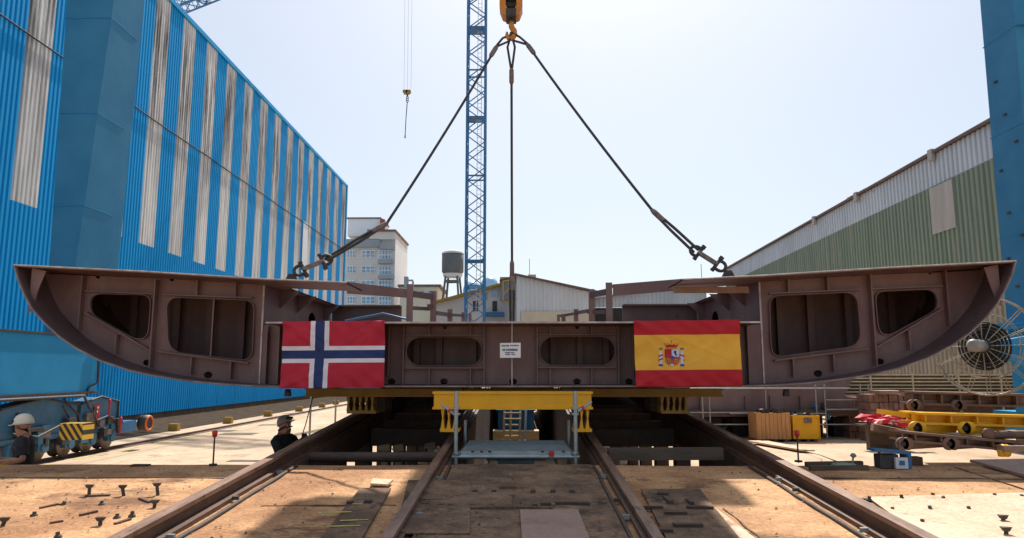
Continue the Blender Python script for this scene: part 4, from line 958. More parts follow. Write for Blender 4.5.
m = MB(); m.box(GX + .02, GX + 14, 22, 84, 0, lin(84, zr1, zr2) - .3); m.build('hall_body', M['beige'], gh)
y0, y1 = gy(963), gy(939); m = MB(); zc0 = P(951, 231, (y0 + y1) / 2).z
m.box(GX - .15, GX - .11, y0, y1, zc0, P(951, 184, (y0 + y1) / 2).z); m.build('patch_panel', M['patch'], gh)
for px in (823, 868, 949):
    m = MB(); y0 = gy(px); m.box(GX - .4, GX - .2, y0, y0 + .4, lin(y0, zr1, zr2) - .4, lin(y0, zr1, zr2) + .25); m.build('gutter_bracket', M['patch'], gh)
m = MB(); 
for k in range(6): m.bar((GX - .2, gy(875) + k * .5, lin(gy(875), zr1, zr2) + .2), (GX + 1.2, gy(875) + k * .5 + .2, lin(gy(875), zr1, zr2) + .55), .5, .06)
m.build('loose_sheet', M['plate_pale'], gh)
# golden pipe barrier in front of it
fb = thing('pipe_barrier', 'pale gold pipe barrier of many rails in front of the green hall', 'barrier', (14, 30, 0))
FY = 30.0
for px in (832, 870, 912, 958, 1000): 
    m = MB(); a_ = P(px, 373, FY); m.bar((a_.x, FY, 0), (a_.x, FY, a_.z), .06, .06); m.build('post', M['rail_gold'], fb)
m = MB(); m.box(P(832, 380, FY).x, P(1015, 380, FY).x + 3, FY + .3, FY + .34, .1, P(900, 374, FY).z); m.build('shade_panel', M['rust_dark'], fb)  # dark sheet added to put shade between the barrier rails
for k in range(7):
    z_ = P(900, 375 + k * 3.4, FY).z; m = MB(); m.cyl((P(832, 380, FY).x, FY, z_), (P(1015, 380, FY).x + 3, FY, z_), .028, 6); m.build('rail', M['rail_gold'], fb)
# brick-coloured pallet stacks
for k, (x0, y0, x1, y1, Y) in enumerate(((869, 394, 905, 415, 26), (848, 397, 868, 413, 27.5))):
    m = MB(); a_ = P(x0, y0, Y); b_ = P(x1, y1, Y); n = 7; wx = (b_.x - a_.x) / n
    for r in range(6):
        for q in range(n):
            zz = (a_.z) * r / 6; dx = random.uniform(-.02, .02)
            m.box(a_.x + q * wx + dx + .01, a_.x + (q + 1) * wx + dx - .01, Y + random.uniform(0, .06), Y + 1.0, zz, zz + a_.z / 6 - .02)
    o = m.build('block_stack', M['brick']); tag(o, ('larger stack of reddish brown blocks beside the brown carriage beams', 'smaller stack of reddish brown blocks behind the scaffold tubes')[k], 'block stack', 'stacks of reddish blocks')
m = MB(); a_ = P(882, 391, 25.5); b_ = P(907, 394, 25.5); m.box(a_.x, b_.x, 25.6, 26.5, P(869, 394, 26).z + .0, P(869, 390.5, 26).z); o = m.build('board', M['plate_pink']); tag(o, 'pinkish board lying on top of the larger block stack', 'board')

# ------------------------------------------------------------------ carriage beams stacked at the right
def carriage(name, label, mname, x0, x1, ytop, ybot, Y, lugs, lug_y, lug_r, tilt, group, arm=True):
    t = thing(name, label, 'carriage beam', P((x0 + x1) / 2, ybot, Y), group)
    a_ = P(x0, ytop, Y); b_ = P(x1, ytop + tilt, Y); c_ = P(x0, ybot, Y); h = a_.z - c_.z
    m = MB()
    for (dz, th, dd) in ((0, .06, .42), (-h + .05, .06, .42)): m.bar(a_ + Vector((0, 0, dz)), b_ + Vector((0, 0, dz)), 1.0, th)
    m.bar(a_ + Vector((0, -.2, -h / 2 + .02)), b_ + Vector((0, -.2, -h / 2 + .02)), .1, h - .1)
    n = 6
    for k in range(n):
        p = a_.lerp(b_, (k + .3) / n); m.box(p.x - .02, p.x + .02, Y - .48, Y + .48, p.z - h + .09, p.z - .04)
    m.build('girder', M[mname], t)
    for lx_ in lugs:
        p = P(lx_, lug_y, Y - .42); r = lug_r * Y / F
        for q in (0, .13):
            m = MB(); m.lathe([(r * .38, 0), (r * .95, 0), (r, .02), (r, .06), (r * .95, .08), (r * .38, .08)], (p.x + q, p.y - .1, p.z), 20, 'y')
            m.build('lug_eye', M[mname], t)
        m = MB(); m.cyl((p.x - .02, p.y - .14, p.z), (p.x + .15, p.y + .12, p.z), r * .38, 12); m.build('pin', M['black_steel'], t)
        if arm:
            m = MB(); m.hexa([(p.x, p.y - .06, p.z - r * .95), (p.x + 1.3, p.y + .3, p.z - r * .75), (p.x + 1.3, p.y + .34, p.z - r * .75), (p.x, p.y + .08, p.z - r * .95), (p.x, p.y - .06, p.z + r * .9), (p.x + 1.3, p.y + .2, p.z + r * .8), (p.x + 1.3, p.y + .34, p.z + r * .3), (p.x, p.y + .08, p.z + r * .5)]); m.build('arm', M[mname], t)
    return t
CG = 'stacked carriage beams'
M['carr_brown'] = mat('carr_brown', (.19, .105, .07), (.11, .065, .05), rough=.65, scale=3, spots=(.3, .17, .1), sscale=5, samount=.63, bump=.3)
carriage('carriage_beam', 'rusty brown carriage beam with eye lugs, topmost of the stack by the cable reel', 'carr_brown', 908, 1018, 392, 405, 21.0, (911, 955), 405, 5.2, 2.5, CG)
m = carriage('carriage_beam', 'bright yellow carriage beam with eye lugs in the middle of the stack', 'yellow', 908, 1060, 412.5, 424, 20.2, (914, 962.5), 428, 6.4, 4.0, CG)
carriage('carriage_beam', 'rusty brown carriage beam with eye lugs at the bottom of the stack', 'carr_brown', 898, 1050, 431, 441, 19.6, (901, 947), 443.5, 6.0, 14, CG)
m = MB(); m.bar(P(881, 411.5, 20.4), P(912, 416, 20.4), .5, .13); o = m.build('tow_bar', M['yellow']); tag(o, 'thin yellow drawbar sticking out left of the yellow carriage beam', 'drawbar')
m = MB(); m.bar(P(872, 427, 20.8), P(902, 433, 20.6), .4, .2); o = m.build('steel_section', M['carr_brown']); tag(o, 'short rusty steel section left of the lowest carriage beam', 'steel section')
m = MB(); m.cyl(P(988, 435, 19.4), P(1050, 434, 19.4), .11, 12); m.lathe([(.05, -.05), (.16, -.05), (.16, .05), (.05, .05)], P(988.5, 434.5, 19.3), 16, 'y'); o = m.build('axle_shaft', M['carr_brown']); tag(o, 'rusty shaft with a round flange lying in front of the yellow carriage beam', 'shaft')
m = MB(); m.lathe([(.05, -.09), (.16, -.09), (.16, .09), (.05, .09)], P(1004, 450.5, 19.0), 14, 'x'); px_box(m, 1001, 450, 1008, 457, 18.9, .15); o = m.build('rail_clamp', M['yellow']); tag(o, 'small yellow clamp in front of the lowest carriage beam', 'clamp')
m = MB(); px_box(m, 1004, 446, 1030, 452, 18.8, .4); o = m.build('steel_bracket', M['plate_pink']); tag(o, 'pale steel bracket at the right end below the carriage beams', 'bracket')
for k, (px, py) in enumerate(((922, 441),)):
    m = MB(); c_ = P(px, py, 19.2); m.box(c_.x - .22, c_.x + .2, 19.6, 19.9, 0, .22 + .05 * k); o = m.build('chock', M['plank' if k else 'timber']); tag(o, ('dark timber chock under the lowest carriage beam', 'pale timber chock on the ground in front of the lowest carriage beam', 'pale timber chock just behind another one under the carriage stack')[k], 'chock')
# red and white plastic heap
m = MB(); c_ = P(884, 421, 23.5)
for k in range(26):
    a_ = Vector((c_.x + random.gauss(0, .33), c_.y + random.uniform(-.3, .3), c_.z + random.uniform(-.12, .15))); m.hexa([a_ + Vector((random.uniform(-.2, .2) + sx * .16, random.uniform(-.06, .06) + sy * .12, random.uniform(-.04, .04) + sz * .06)) for sz in (-1, 1) for sx, sy in ((-1, -1), (1, -1), (1, 1), (-1, 1))])
m.box(c_.x - .45, c_.x + .6, c_.y + .1, c_.y + .35, 0.0, c_.z - .1, 1); m.box(c_.x - .8, c_.x + .7, c_.y - .2, c_.y + .3, c_.z - .16, c_.z - .1, 1)
o = m.build('tarp_heap', [M['tarp_red'], M['timber']]); tag(o, 'crumpled red and white plastic sheet heaped left of the carriage stack', 'plastic sheet')

# ------------------------------------------------------------------ brown hull block behind, scaffold tubes, boxes
rb = thing('hull_block', 'brown primed steel hull block standing in shade behind the crates', 'ship section', (7, 28, .8))
YQ = 27.5
m = MB(); m.plate([W2(((672, 372), (856, 372), (845, 395), (861, 414.5), (840, 416), (672, 417)), YQ)], (0, 2.5, 0)); m.build('hull_plating', M['primer'], rb)
for px in (700, 745, 770, 800, 826):
    m = MB(); px_box(m, px, 396, px + 1.5, 414, YQ - .12, .119); m.build('stiffener', M['primer'], rb)
for px in (690, 712, 736, 760, 785, 811, 835):
    m = MB(); a_ = P(px, 417, YQ + 1); m.box(a_.x - .25, a_.x + .25, YQ + .6, YQ + 1.2, 0, a_.z); m.build('keel_stool', M['black_steel'], rb)
m = MB(); a_ = P(840, 372, YQ); m.box(P(690, 400, YQ).x, a_.x + .3, YQ + 2.6, YQ + 4, 0, 1.15); o = m.build('dark_filler', M['primer_dark']); tag(o, 'low dark panel behind the brown hull block, added to darken the gap under it', 'filler')  # dark panel added to deepen the shade under the hull block
# (mostly hidden) made-up hull block on the slipway, added to keep the gap dark
hs = thing('hull_block', 'dark made-up hull section behind the lifted one, added to shade the slipway gap', 'ship section', (0, 17, 2.1))
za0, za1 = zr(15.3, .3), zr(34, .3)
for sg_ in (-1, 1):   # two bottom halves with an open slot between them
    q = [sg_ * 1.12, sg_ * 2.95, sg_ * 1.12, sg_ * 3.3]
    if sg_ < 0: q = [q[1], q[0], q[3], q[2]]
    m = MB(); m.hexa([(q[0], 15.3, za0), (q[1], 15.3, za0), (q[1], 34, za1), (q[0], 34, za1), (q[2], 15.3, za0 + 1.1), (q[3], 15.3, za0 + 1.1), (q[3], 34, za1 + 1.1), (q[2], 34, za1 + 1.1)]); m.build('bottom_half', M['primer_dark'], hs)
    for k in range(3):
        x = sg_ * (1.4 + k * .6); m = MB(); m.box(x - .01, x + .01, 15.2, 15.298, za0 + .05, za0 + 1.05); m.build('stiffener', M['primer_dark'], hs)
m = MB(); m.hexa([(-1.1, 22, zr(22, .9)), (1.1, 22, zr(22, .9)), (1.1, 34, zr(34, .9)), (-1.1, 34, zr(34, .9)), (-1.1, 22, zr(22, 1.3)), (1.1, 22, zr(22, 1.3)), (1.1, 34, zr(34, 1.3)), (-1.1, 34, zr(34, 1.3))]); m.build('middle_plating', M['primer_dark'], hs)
sc = thing('tube_scaffold', 'light tube scaffold with handrails in front of the brown hull block', 'scaffold', (8, 26, 0))
YT = 27.05
for px in (702, 709, 765, 815, 824, 860, 868):
    m = MB(); a_ = P(px, 384 if px > 760 else 390, YT); m.cyl((a_.x, YT, 0), a_, .03, 8); m.build('standard', M['pipe'], sc)
for x0, x1, y in ((690, 850, 388.5), (690, 760, 412.5), (700, 870, 424.5), (826, 868, 400), (730, 826, 413.5), (826, 875, 409.5)):
    m = MB(); m.cyl(P(x0, y, YT - .05), P(x1, y, YT - .05), .026, 8); m.build('ledger', M['pipe'], sc)
m = MB(); a_ = P(690, 410.5, YT); b_ = P(875, 410.5, YT); m.box(a_.x, b_.x, YT + .05, YT + .75, a_.z - .06, a_.z); m.build('walkway', M['timber'], sc)
# crates
def crate(px0, py0, px1, py1, Y, mname, label, slats):
    a_ = P(px0, py0, Y); b_ = P(px1, py1, Y); t = thing('crate', label, 'crate', ((a_.x + b_.x) / 2, Y, 0))
    m = MB(); x0, x1 = a_.x, b_.x; h = a_.z; d = .95; th = .035; z0 = .1
    if slats:
        n = 8
        for k in range(n):
            w_ = (x1 - x0) / n; m.box(x0 + k * w_ + .006, x0 + (k + 1) * w_ - .006, Y + random.uniform(0, .008), Y + th, z0, h + random.uniform(-.02, .02))
        m.box(x0, x1, Y + d - th, Y + d, z0, h); m.box(x0 - .03, x0 - .001, Y, Y + d, z0, h); m.box(x1 + .001, x1 + .03, Y, Y + d, z0, h)
    else:
        m.box(x0, x1, Y, Y + th, z0, h); m.box(x0, x1, Y + d - th, Y + d, z0, h); m.box(x0, x0 + th, Y + th + .001, Y + d - th - .001, z0, h); m.box(x1 - th, x1, Y + th + .001, Y + d - th - .001, z0, h)
        for q in (x0 - .03, x1 - .0): m.box(q, q + .03, Y - .03, Y + d + .02, z0, h + .02)
        m.box(x0, x1, Y - .03, Y - .001, h - .06, h + .02)
    m.build('panel', M[mname], t)
    m = MB()
    for xx in (x0 + .1, (x0 + x1) / 2, x1 - .2): m.box(xx, xx + .12, Y + .02, Y + d - .02, 0, z0 - .002)
    m.build('runner', M['timber'], t)
    m = MB()
    for k in range(14):
        cx = random.uniform(x0 + .12, x1 - .15); cy = Y + random.uniform(.12, d - .15); L = random.uniform(.06, .3)
        m.bar((cx, cy, h - .25), (cx + random.uniform(-.15, .15), cy + random.uniform(-.1, .1), h + random.uniform(.02, .16)), random.uniform(.05, .16), random.uniform(.04, .1))
    m.box(x0 + .05, x1 - .05, Y + .05, Y + d - .05, h - .3, h - .12)
    m.build('scrap', M['rust_dark'], t)
    return t
crate(757, 413, 790.5, 437.5, 26.0, 'wood', 'brown slatted timber crate full of scrap, left of the yellow crate', True)
yc = crate(793, 416, 819.5, 437.5, 26.1, 'yellow', 'yellow steel crate full of scrap beside the brown timber crate', False)
m = MB(); px_box(m, 804, 417.5, 812, 423, 26.06, .008); m.build('worn_sticker', M['steel_worn'], yc)
# small yard clutter behind
clut = [(833, 413, 838, 421, 'blue', 'drum', 'small blue drum on the walkway right of the yellow crate'), (828, 404, 832, 411, 'black_steel', 'sack', 'black sack hanging on the scaffold tubes'), (820, 405, 826, 410, 'blue', 'canister', 'small blue canister on the scaffold walkway beside the black sack')]
for x0, y0, x1, y1, mn, nm, lab in clut:
    Y = 26.6; a_ = P(x0, y0, Y); b_ = P(x1, y1, Y); r = (b_.x - a_.x) / 2; m = MB(); m.lathe([(r * .9, 0), (r, .02), (r, (a_.z - b_.z) * .48), (r * 1.05, (a_.z - b_.z) * .5), (r, (a_.z - b_.z) * .52), (r, a_.z - b_.z - .02), (r * .9, a_.z - b_.z)], ((a_.x + b_.x) / 2, Y + .65, b_.z), 14); m.cyl(((a_.x + b_.x) / 2, Y + .65, a_.z - b_.z + b_.z - .01), ((a_.x + b_.x) / 2, Y + .65, a_.z + .03), r * .3, 8)
    o = m.build(nm, M[mn]); tag(o, lab, nm)
def scatter(n, x0, x1, y0, y1, Yr):
    for k in range(n):
        px = random.uniform(x0, x1); py = random.uniform(y0, y1); c_ = PZ(px, py, 0)
        m = MB(); mn = random.choice(['plank', 'rust_dark', 'shed_grey', 'steel_worn', 'carr_brown']); ln = random.uniform(.2, .9); an = random.uniform(-.6, .6)
        a_ = Vector((c_.x, c_.y, random.uniform(.04, .3))); b_ = a_ + Vector((math.cos(an) * ln, math.sin(an) * ln, random.uniform(-.02, .15))); hgt = random.uniform(.05, .2)
        m.bar(a_, b_, random.uniform(.05, .22), hgt); m.box(a_.x - .04, a_.x + .04, a_.y - .04, a_.y + .04, 0, a_.z)
        o = m.build('steel_offcut', M[mn]); tag(o, 'loose steel or timber offcut lying in the cluttered yard around the crates', 'offcut', 'offcuts lying in the yard')
scatter(30, 822, 905, 417, 436, None); scatter(26, 850, 905, 416, 430, None); scatter(14, 700, 760, 424, 434, None)
for k in range(5):
    m = MB(); A = PZ(858 + k * 4, 432 - k * 2.6, .12); B = PZ(905 + k * 3, 439 - k * 2.6, .12); m.cyl(A, B, .04, 8); m.box(A.x - .05, A.x + .05, A.y - .05, A.y + .05, 0, .1); o = m.build('steel_pipe', M['white_paint' if k % 2 else 'steel_worn']); tag(o, 'thin pipe lying among others left of the carriage stack', 'pipe', 'pipes lying left of the carriage stack')
m = MB(); pts = []
for k in range(22): a_ = k * .75; c_ = PZ(846 + 4 * math.cos(a_) * (1 + k * .03) + k * .3, 433 + 2.2 * math.sin(a_), .05); pts.append((c_.x, c_.y, .05 + .25 * abs(math.sin(k * .9))))
m.tube(pts, .02, 6); o = m.build('loose_rope', M['plank']); tag(o, 'tangled pale rope on the ground right of the yellow crate', 'rope')
# pale wedge of steel plate on the yard
m = MB(); q = [PZ(x, y, .06) for x, y in ((748, 442), (765, 441.6), (815, 451.5), (800, 451))]; m.plate([q], (0, 0, .05)); o = m.build('ramp_plate', M['plate_pale']); tag(o, 'pale wedge of steel plate lying on the yard left of the red capped rod', 'plate')
# rods with red caps at the apron edge
for k, (px, y0, y1) in enumerate(((213, 433, 465.5), (798.5, 432.5, 462))):
    x, y = onap(px, y1); t = thing('marker_rod', ('thin steel rod with red cap on the left of the apron edge', 'thin steel rod with red cap on the right, in front of the yellow crate')[k], 'rod', (x, y, za(y)), 'rods with red caps')
    h = P(px, y0, y).z; m = MB(); m.cyl((x, y, za(y) - .01), (x, y, h), .011, 8); m.cyl((x, y, za(y)), (x, y, za(y) + .02), .05, 10); m.build('rod', M['dark_metal'], t)
    m = MB(); m.lathe([(.015, -.05), (.03, -.04), (.035, .02), (.02, .03)], (x, y, h), 10); m.build('cap', M['red_paint'], t)
# posts left, beyond the worker behind the rail
for k, px in enumerate((311, 336)):
    a_ = P(px, 397, 21 + k * 3); m = MB(); m.cyl((a_.x, a_.y, 0), a_, .03, 8); m.box(a_.x - .1, a_.x + .1, a_.y - .1, a_.y + .1, 0, .03); o = m.build('steel_post', M['pipe']); tag(o, ('thin grey steel post right of the worker behind the rail', 'thin grey steel post beside the left yellow support leg')[k], 'post')
m = MB(); px_box(m, 130, 461.8, 147, 463.3, 9.0, .1); o = m.build('steel_bar', M['rust_dark']); x_, y_ = P(130, 462, 9.0).x, 9.0
o.location.z += za(9.0) - P(130, 463.3, 9.0).z + .003; tag(o, 'short flat dark bar lying on the left edge of the apron', 'bar')
# planks and blue unit on the right of the apron
for k, (x0, y0, x1, y1) in enumerate(((806, 466.5, 862, 465.5), (810, 470.5, 868, 470))):
    A = onap(x0, y0); B = onap(x1, y1); m = MB(); m.bar((A[0], A[1], za(A[1]) + .03), (B[0], B[1], za(B[1]) + .03), .07, .05); o = m.build('timber_baulk', M['timber']); tag(o, ('rear dark timber baulk of the pair lying on the right apron', 'front dark timber baulk of the pair lying on the right apron')[k], 'timber')
x, y = onap(872, 460.5); y = min(y, EDGE - .12)
wu = thing('welding_unit', 'small blue and grey welding unit standing on the right apron edge', 'welding unit', (x, y, za(y)))
zb_ = za(y) + .004
m = MB(); m.box(x - .16, x + .06, y - .06, y + .1, zb_, zb_ + .16); m.build('case', M['dark_metal'], wu)
m = MB(); m.box(x + .005, x + .15, y - .1, y - .061, zb_, zb_ + .13); m.build('front_panel', M['shed_grey'], wu)
m = MB(); m.box(x + .045, x + .11, y - .106, y - .1005, zb_ + .04, zb_ + .095); m.build('display', M['blue'], wu)
m = MB(); m.hexa([(x - .24, y - .1, zb_ + .2), (x + .17, y - .1, zb_ + .165), (x + .17, y + .1, zb_ + .165), (x - .24, y + .1, zb_ + .2), (x - .24, y - .1, zb_ + .23), (x + .17, y - .1, zb_ + .2), (x + .17, y + .1, zb_ + .2), (x - .24, y + .1, zb_ + .23)]); m.box(x + .155, x + .2, y - .09, y + .1, zb_, zb_ + .19); m.box(x - .14, x - .12, y, y + .02, zb_ + .16, zb_ + .2); m.build('cover', M['blue'], wu)
m = MB(); m.tube([(x + .05, y, zb_ + .19), (x + .05, y, zb_ + .3), (x + .1, y, zb_ + .3), (x + .1, y, zb_ + .19)], .009, 6); m.build('handle', M['dark_metal'], wu)
x, y = onap(829, 461); y = min(y, EDGE - .1)
m = MB(); m.lathe([(.14, 0), (.16, .02), (.13, .05), (.03, .06)], (x, y, za(y)), 16); m.tube([(x + .1, y, za(y) + .04), (x + .12, y, za(y) + .13)], .012, 6); m.lathe([(.02, -.02), (.04, 0), (.02, .03)], (x + .12, y, za(y) + .14), 10)
o = m.build('coiled_hose', M['green']); tag(o, 'small green coiled hose on the apron edge beside the welding unit', 'hose')
m = MB(); A = onap(800, 452); m.tube([(onap(838, 463)[0], EDGE - .1, za(9) + .02), PZ(820, 455, .1), PZ(800, 450, .05)], .01, 6); m.build('hose_tail', M['rubber'], o)

# ------------------------------------------------------------------ background: apartment block, water tower, tower crane, sheds
def facade_rect(m, x0, y0, x1, y1, Y, d, mi=0): px_box(m, x0, y0, x1, y1, Y, d, mi)
YQ2 = 110.0
ab = thing('apartment_building', 'pale apartment block with balconies and a rooftop hut beyond the blue hall', 'building', (P(370, 300, YQ2).x, YQ2, 0))
m = MB(); a_ = P(338, 240, YQ2); b_ = P(394, 300, YQ2); m.box(a_.x, b_.x, YQ2, YQ2 + 12, 0, a_.z); m.build('wall', M['apt_wall'], ab)
m = MB(); c_ = P(403, 300, YQ2 + 9); m.hexa([(b_.x + .01, YQ2, 0), (c_.x, YQ2 + 9, 0), (c_.x - 1, YQ2 + 12, 0), (b_.x + .01, YQ2 + 12, 0), (b_.x + .01, YQ2, a_.z + .3), (c_.x, YQ2 + 9, a_.z + .3), (c_.x - 1, YQ2 + 12, a_.z + .3), (b_.x + .01, YQ2 + 12, a_.z + .3)]); m.build('end_wall', M['apt_white'], ab)
m = MB(); facade_rect(m, 344, 239, 379.5, 247, YQ2 - .5, .49); facade_rect(m, 379.8, 243, 393.5, 249, YQ2 - .9, .89); m.build('parapet', M['apt_grey'], ab)
m = MB(); p_ = P(371.5, 233.5, YQ2 + 1); q_ = P(396.5, 233.5, YQ2 + 1); m.hexa([(p_.x, YQ2 - .5, a_.z), (q_.x, YQ2 - .5, a_.z), (q_.x, YQ2 + 12, a_.z), (p_.x, YQ2 + 12, a_.z), (p_.x, YQ2 - .5, p_.z), (q_.x, YQ2 - .5, p_.z), (q_.x, YQ2 + 12, p_.z), (p_.x, YQ2 + 12, p_.z)]); m.build('attic', M['apt_wall'], ab)
m = MB(); m.box(p_.x - .3, q_.x + .2, YQ2 - .8, YQ2 + 12.2, p_.z + .002, p_.z + .3); m.build('roof', M['roof_brown'], ab)
m = MB(); facade_rect(m, 348, 218.5, 380, 236, YQ2 + 3, 7); m.build('roof_hut', M['apt_white'], ab)
m = MB(); facade_rect(m, 380.3, 219, 384, 235, YQ2 + 2.5, .9); m.build('chimney', M['terracotta'], ab)
m = MB(); facade_rect(m, 346.5, 217.3, 381, 218.4, YQ2 + 2.8, 7.4); m.build('hut_roof', M['roof_brown'], ab)
for r, yb in enumerate((250, 265.5, 280, 296)):
    for (x0, x1, bal) in ((347, 355, 0), (361.5, 374.5, 0), (378.8, 391, 1)):
        y1 = yb + 7.5 + (1.5 if bal else 0)
        m = MB(); facade_rect(m, x0, yb, x1, y1, YQ2 - .12 if not bal else YQ2 - .14, .1)
        fr = m.build('window', M['white_paint'], ab)
        m = MB(); n = 3 if not bal else 4; ww = (x1 - x0) / n
        for k in range(n): facade_rect(m, x0 + k * ww + .5, yb + .8, x0 + (k + 1) * ww - .4, yb + (y1 - yb) * .5, YQ2 - .16, .015); facade_rect(m, x0 + k * ww + .5, yb + (y1 - yb) * .58, x0 + (k + 1) * ww - .4, y1 - .5, YQ2 - .16, .015)
        m.build('pane', M['glass'], fr)
        if bal and r < 3: m = MB(); facade_rect(m, x0 - .8, y1, x1 + 1.2, y1 + 4, YQ2 - 1.1, 1.08); m.build('balcony', M['apt_grey'], ab)
# second, low building right of it
lb = thing('low_building', 'low tan flat building between the apartment block and the water tower', 'building', (P(428, 300, 105).x, 105, 0))
m = MB(); a_ = P(400, 287, 105); b_ = P(438, 300, 105); m.box(a_.x, b_.x, 105, 115, 0, a_.z); m.build('wall', M['shed_tan'], lb)
m = MB(); m.box(a_.x - .3, b_.x + .4, 104.7, 115.2, a_.z + .002, a_.z + .35); m.build('roof', M['roof_brown'], lb)
m = MB(); px_box(m, 404, 276.5, 407.5, 287, 104, 1); px_box(m, 407.5, 279.5, 413, 281, 104, .4); px_box(m, 412, 281, 413.5, 287, 104, .4); m.build('roof_vent', M['apt_grey'], lb)
for px in (412, 420, 428):
    m = MB(); px_box(m, px, 291, px + 4, 296, 104.9, .08); m.build('window', M['glass'], lb)
# water tower
YWt = 100.0
wt = thing('water_tower', 'grey concrete water tower with a round tank on splayed legs', 'water tower', P(452.7, 305, YWt))
c_ = P(452.7, 272, YWt); rr = 11 * YWt / F; hh = P(452, 254.5, YWt).z - c_.z
m = MB(); m.lathe([(rr * .86, -.25), (rr, 0), (rr * 1.01, hh), (rr * .96, hh + .02)], (c_.x, YWt, c_.z), 28); m.build('tank', M['concrete'], wt)
m = MB(); m.lathe([(rr * 1.03, hh + .03), (rr * 1.02, hh + .2), (rr * .6, hh + .55), (.1, hh + .7)], (c_.x, YWt, c_.z), 28); m.build('cap', M['shed_wall'], wt)
m = MB(); m.lathe([(rr * .8, -.75), (rr * .9, -.5), (rr * .88, -.27)], (c_.x, YWt, c_.z), 28); m.build('ring_beam', M['shed_wall'], wt)
tp_ = []; bt_ = []
for k in range(4):
    a_ = R(38 + 90 * k); tp = Vector((c_.x + rr * .75 * math.cos(a_), YWt + rr * .75 * math.sin(a_), c_.z - .6)); bt = Vector((c_.x + rr * 2.1 * math.cos(a_), YWt + rr * 2.1 * math.sin(a_), 0)); tp_.append(tp); bt_.append(bt); m = MB(); m.bar(tp, bt, .28, .28); m.build('leg', M['concrete'], wt)
m = MB(); zz = P(452, 281.5, YWt).z
q = []
for k in range(4):
    a_ = R(38 + 90 * k); q.append(tp_[k].lerp(bt_[k], (tp_[k].z - zz) / tp_[k].z))
for k in range(4): m.bar(q[k], q[(k + 1) % 4], .22, .25)
m.build('brace', M['concrete'], wt)
# tower crane
YC_ = 62.0
tc_ = thing('tower_crane', 'blue lattice tower crane standing behind the hull section', 'crane', (P(475, 320, YC_).x, YC_, 0))
def lattice(m, A, B, wd, step, r, rb, up=Vector((0, 1, 0))):
    d = (B - A); L = d.length; d.normalize(); x = d.cross(up).normalized() * wd / 2; y = d.cross(x.normalized()).normalized() * wd / 2
    C = [x + y, x - y, -x - y, -x + y]
    for c in C: m.bar(A + c, B + c, r * 2, r * 2, (0, 1, 0))
    n = int(L / step)
    for k in range(n):
        p = A + d * (L * k / n); q = A + d * (L * (k + 1) / n); mid = (p + q) / 2
        for j in range(4):
            c0, c1 = C[j], C[(j + 1) % 4]
            m.bar(p + c0, mid + c1, rb * 2, rb * 2, (0, 1, .01)); m.bar(mid + c1, q + c0, rb * 2, rb * 2, (0, 1, .01))
            if k % 4 == 0: m.bar(p + c0, p + c1, rb * 3, rb * 3, (0, 1, .01))
    return m
mx = P(475.5, 250, YC_).x; mw = 18.5 * YC_ / F
m = MB(); lattice(m, Vector((mx, YC_, 0)), Vector((mx, YC_, 44)), mw, 2.4, .085, .04); m.build('mast', M['mast_blue'], tc_)
m = MB(); m.bar((mx + .1, YC_ - .2, 0), (mx + .1, YC_ - .2, 44), .05, .05); m.bar((mx + .45, YC_ - .2, 0), (mx + .45, YC_ - .2, 44), .05, .05)
for k in range(110): m.bar((mx + .1, YC_ - .2, k * .4), (mx + .45, YC_ - .2, k * .4), .03, .03)
m.build('ladder', M['shed_grey'], tc_)
for px, py in ((476, 120), (476, 262), (476, 31)):
    m = MB(); c_ = P(px, py, YC_); m.box(c_.x - mw * .5, c_.x + mw * .5, YC_ - mw * .5, YC_ + mw * .5, c_.z, c_.z + .1); m.build('landing', M['mast_blue'], tc_)
J1 = P(183, 4, 84); J0 = Vector((mx, YC_, J1.z)); 
m = MB(); lattice(m, J0, J0 + (J1 - J0) * 1.15, 1.5, 2.0, .08, .045, Vector((0, 0, 1))); m.build('jib', M['mast_blue'], tc_)
hp_ = None
bt_ = .182; hx = J0 + (J1 - J0) * bt_; hx = P(407.5, 92, hx.y)
ch = thing('hook_block', 'small yellow and black hook block hanging from thin ropes in the open sky', 'hook', hx)
m = MB(); sc_ = hx.y / F
for dx in (-2.6, .8): m.plate([[hx + Vector((dx * sc_ + x * sc_, -.15, z * sc_)) for x, z in ((-2, 2), (2.4, 2), (3, 0), (1.4, -2.4), (-1, -2.4), (-2.4, 0))]], (0, .3, 0))
m.build('block', M['hazard'], ch)
m = MB(); m.cyl(hx + Vector((0, 0, -2.4 * sc_)), hx + Vector((0, 0, -5 * sc_)), .08, 8)
for k in range(3): cc = hx + Vector((0, 0, -(6 + k * 2) * sc_)); m.tube([cc + Vector((.1 * math.cos(q / 10 * 6.283), 0, .1 * math.sin(q / 10 * 6.283))) for q in range(10)], .04, 6, closed=True)
m.build('chain', M['dark_metal'], ch)
m = MB(); m.tube([hx + Vector((0, 0, -11 * sc_)), P(406, 118, hx.y), P(405.2, 134, hx.y), P(405, 138, hx.y)], [.045, .04, .04, .07], 6); m.build('tail_rope', M['rope'], ch)
m = MB()
for px in (404, 407.5, 411): m.cyl(P(px, 89, hx.y), P(px + 1.5, -60, hx.y), .014, 5)
m.build('hoist_rope', M['rope_thin'], ch)
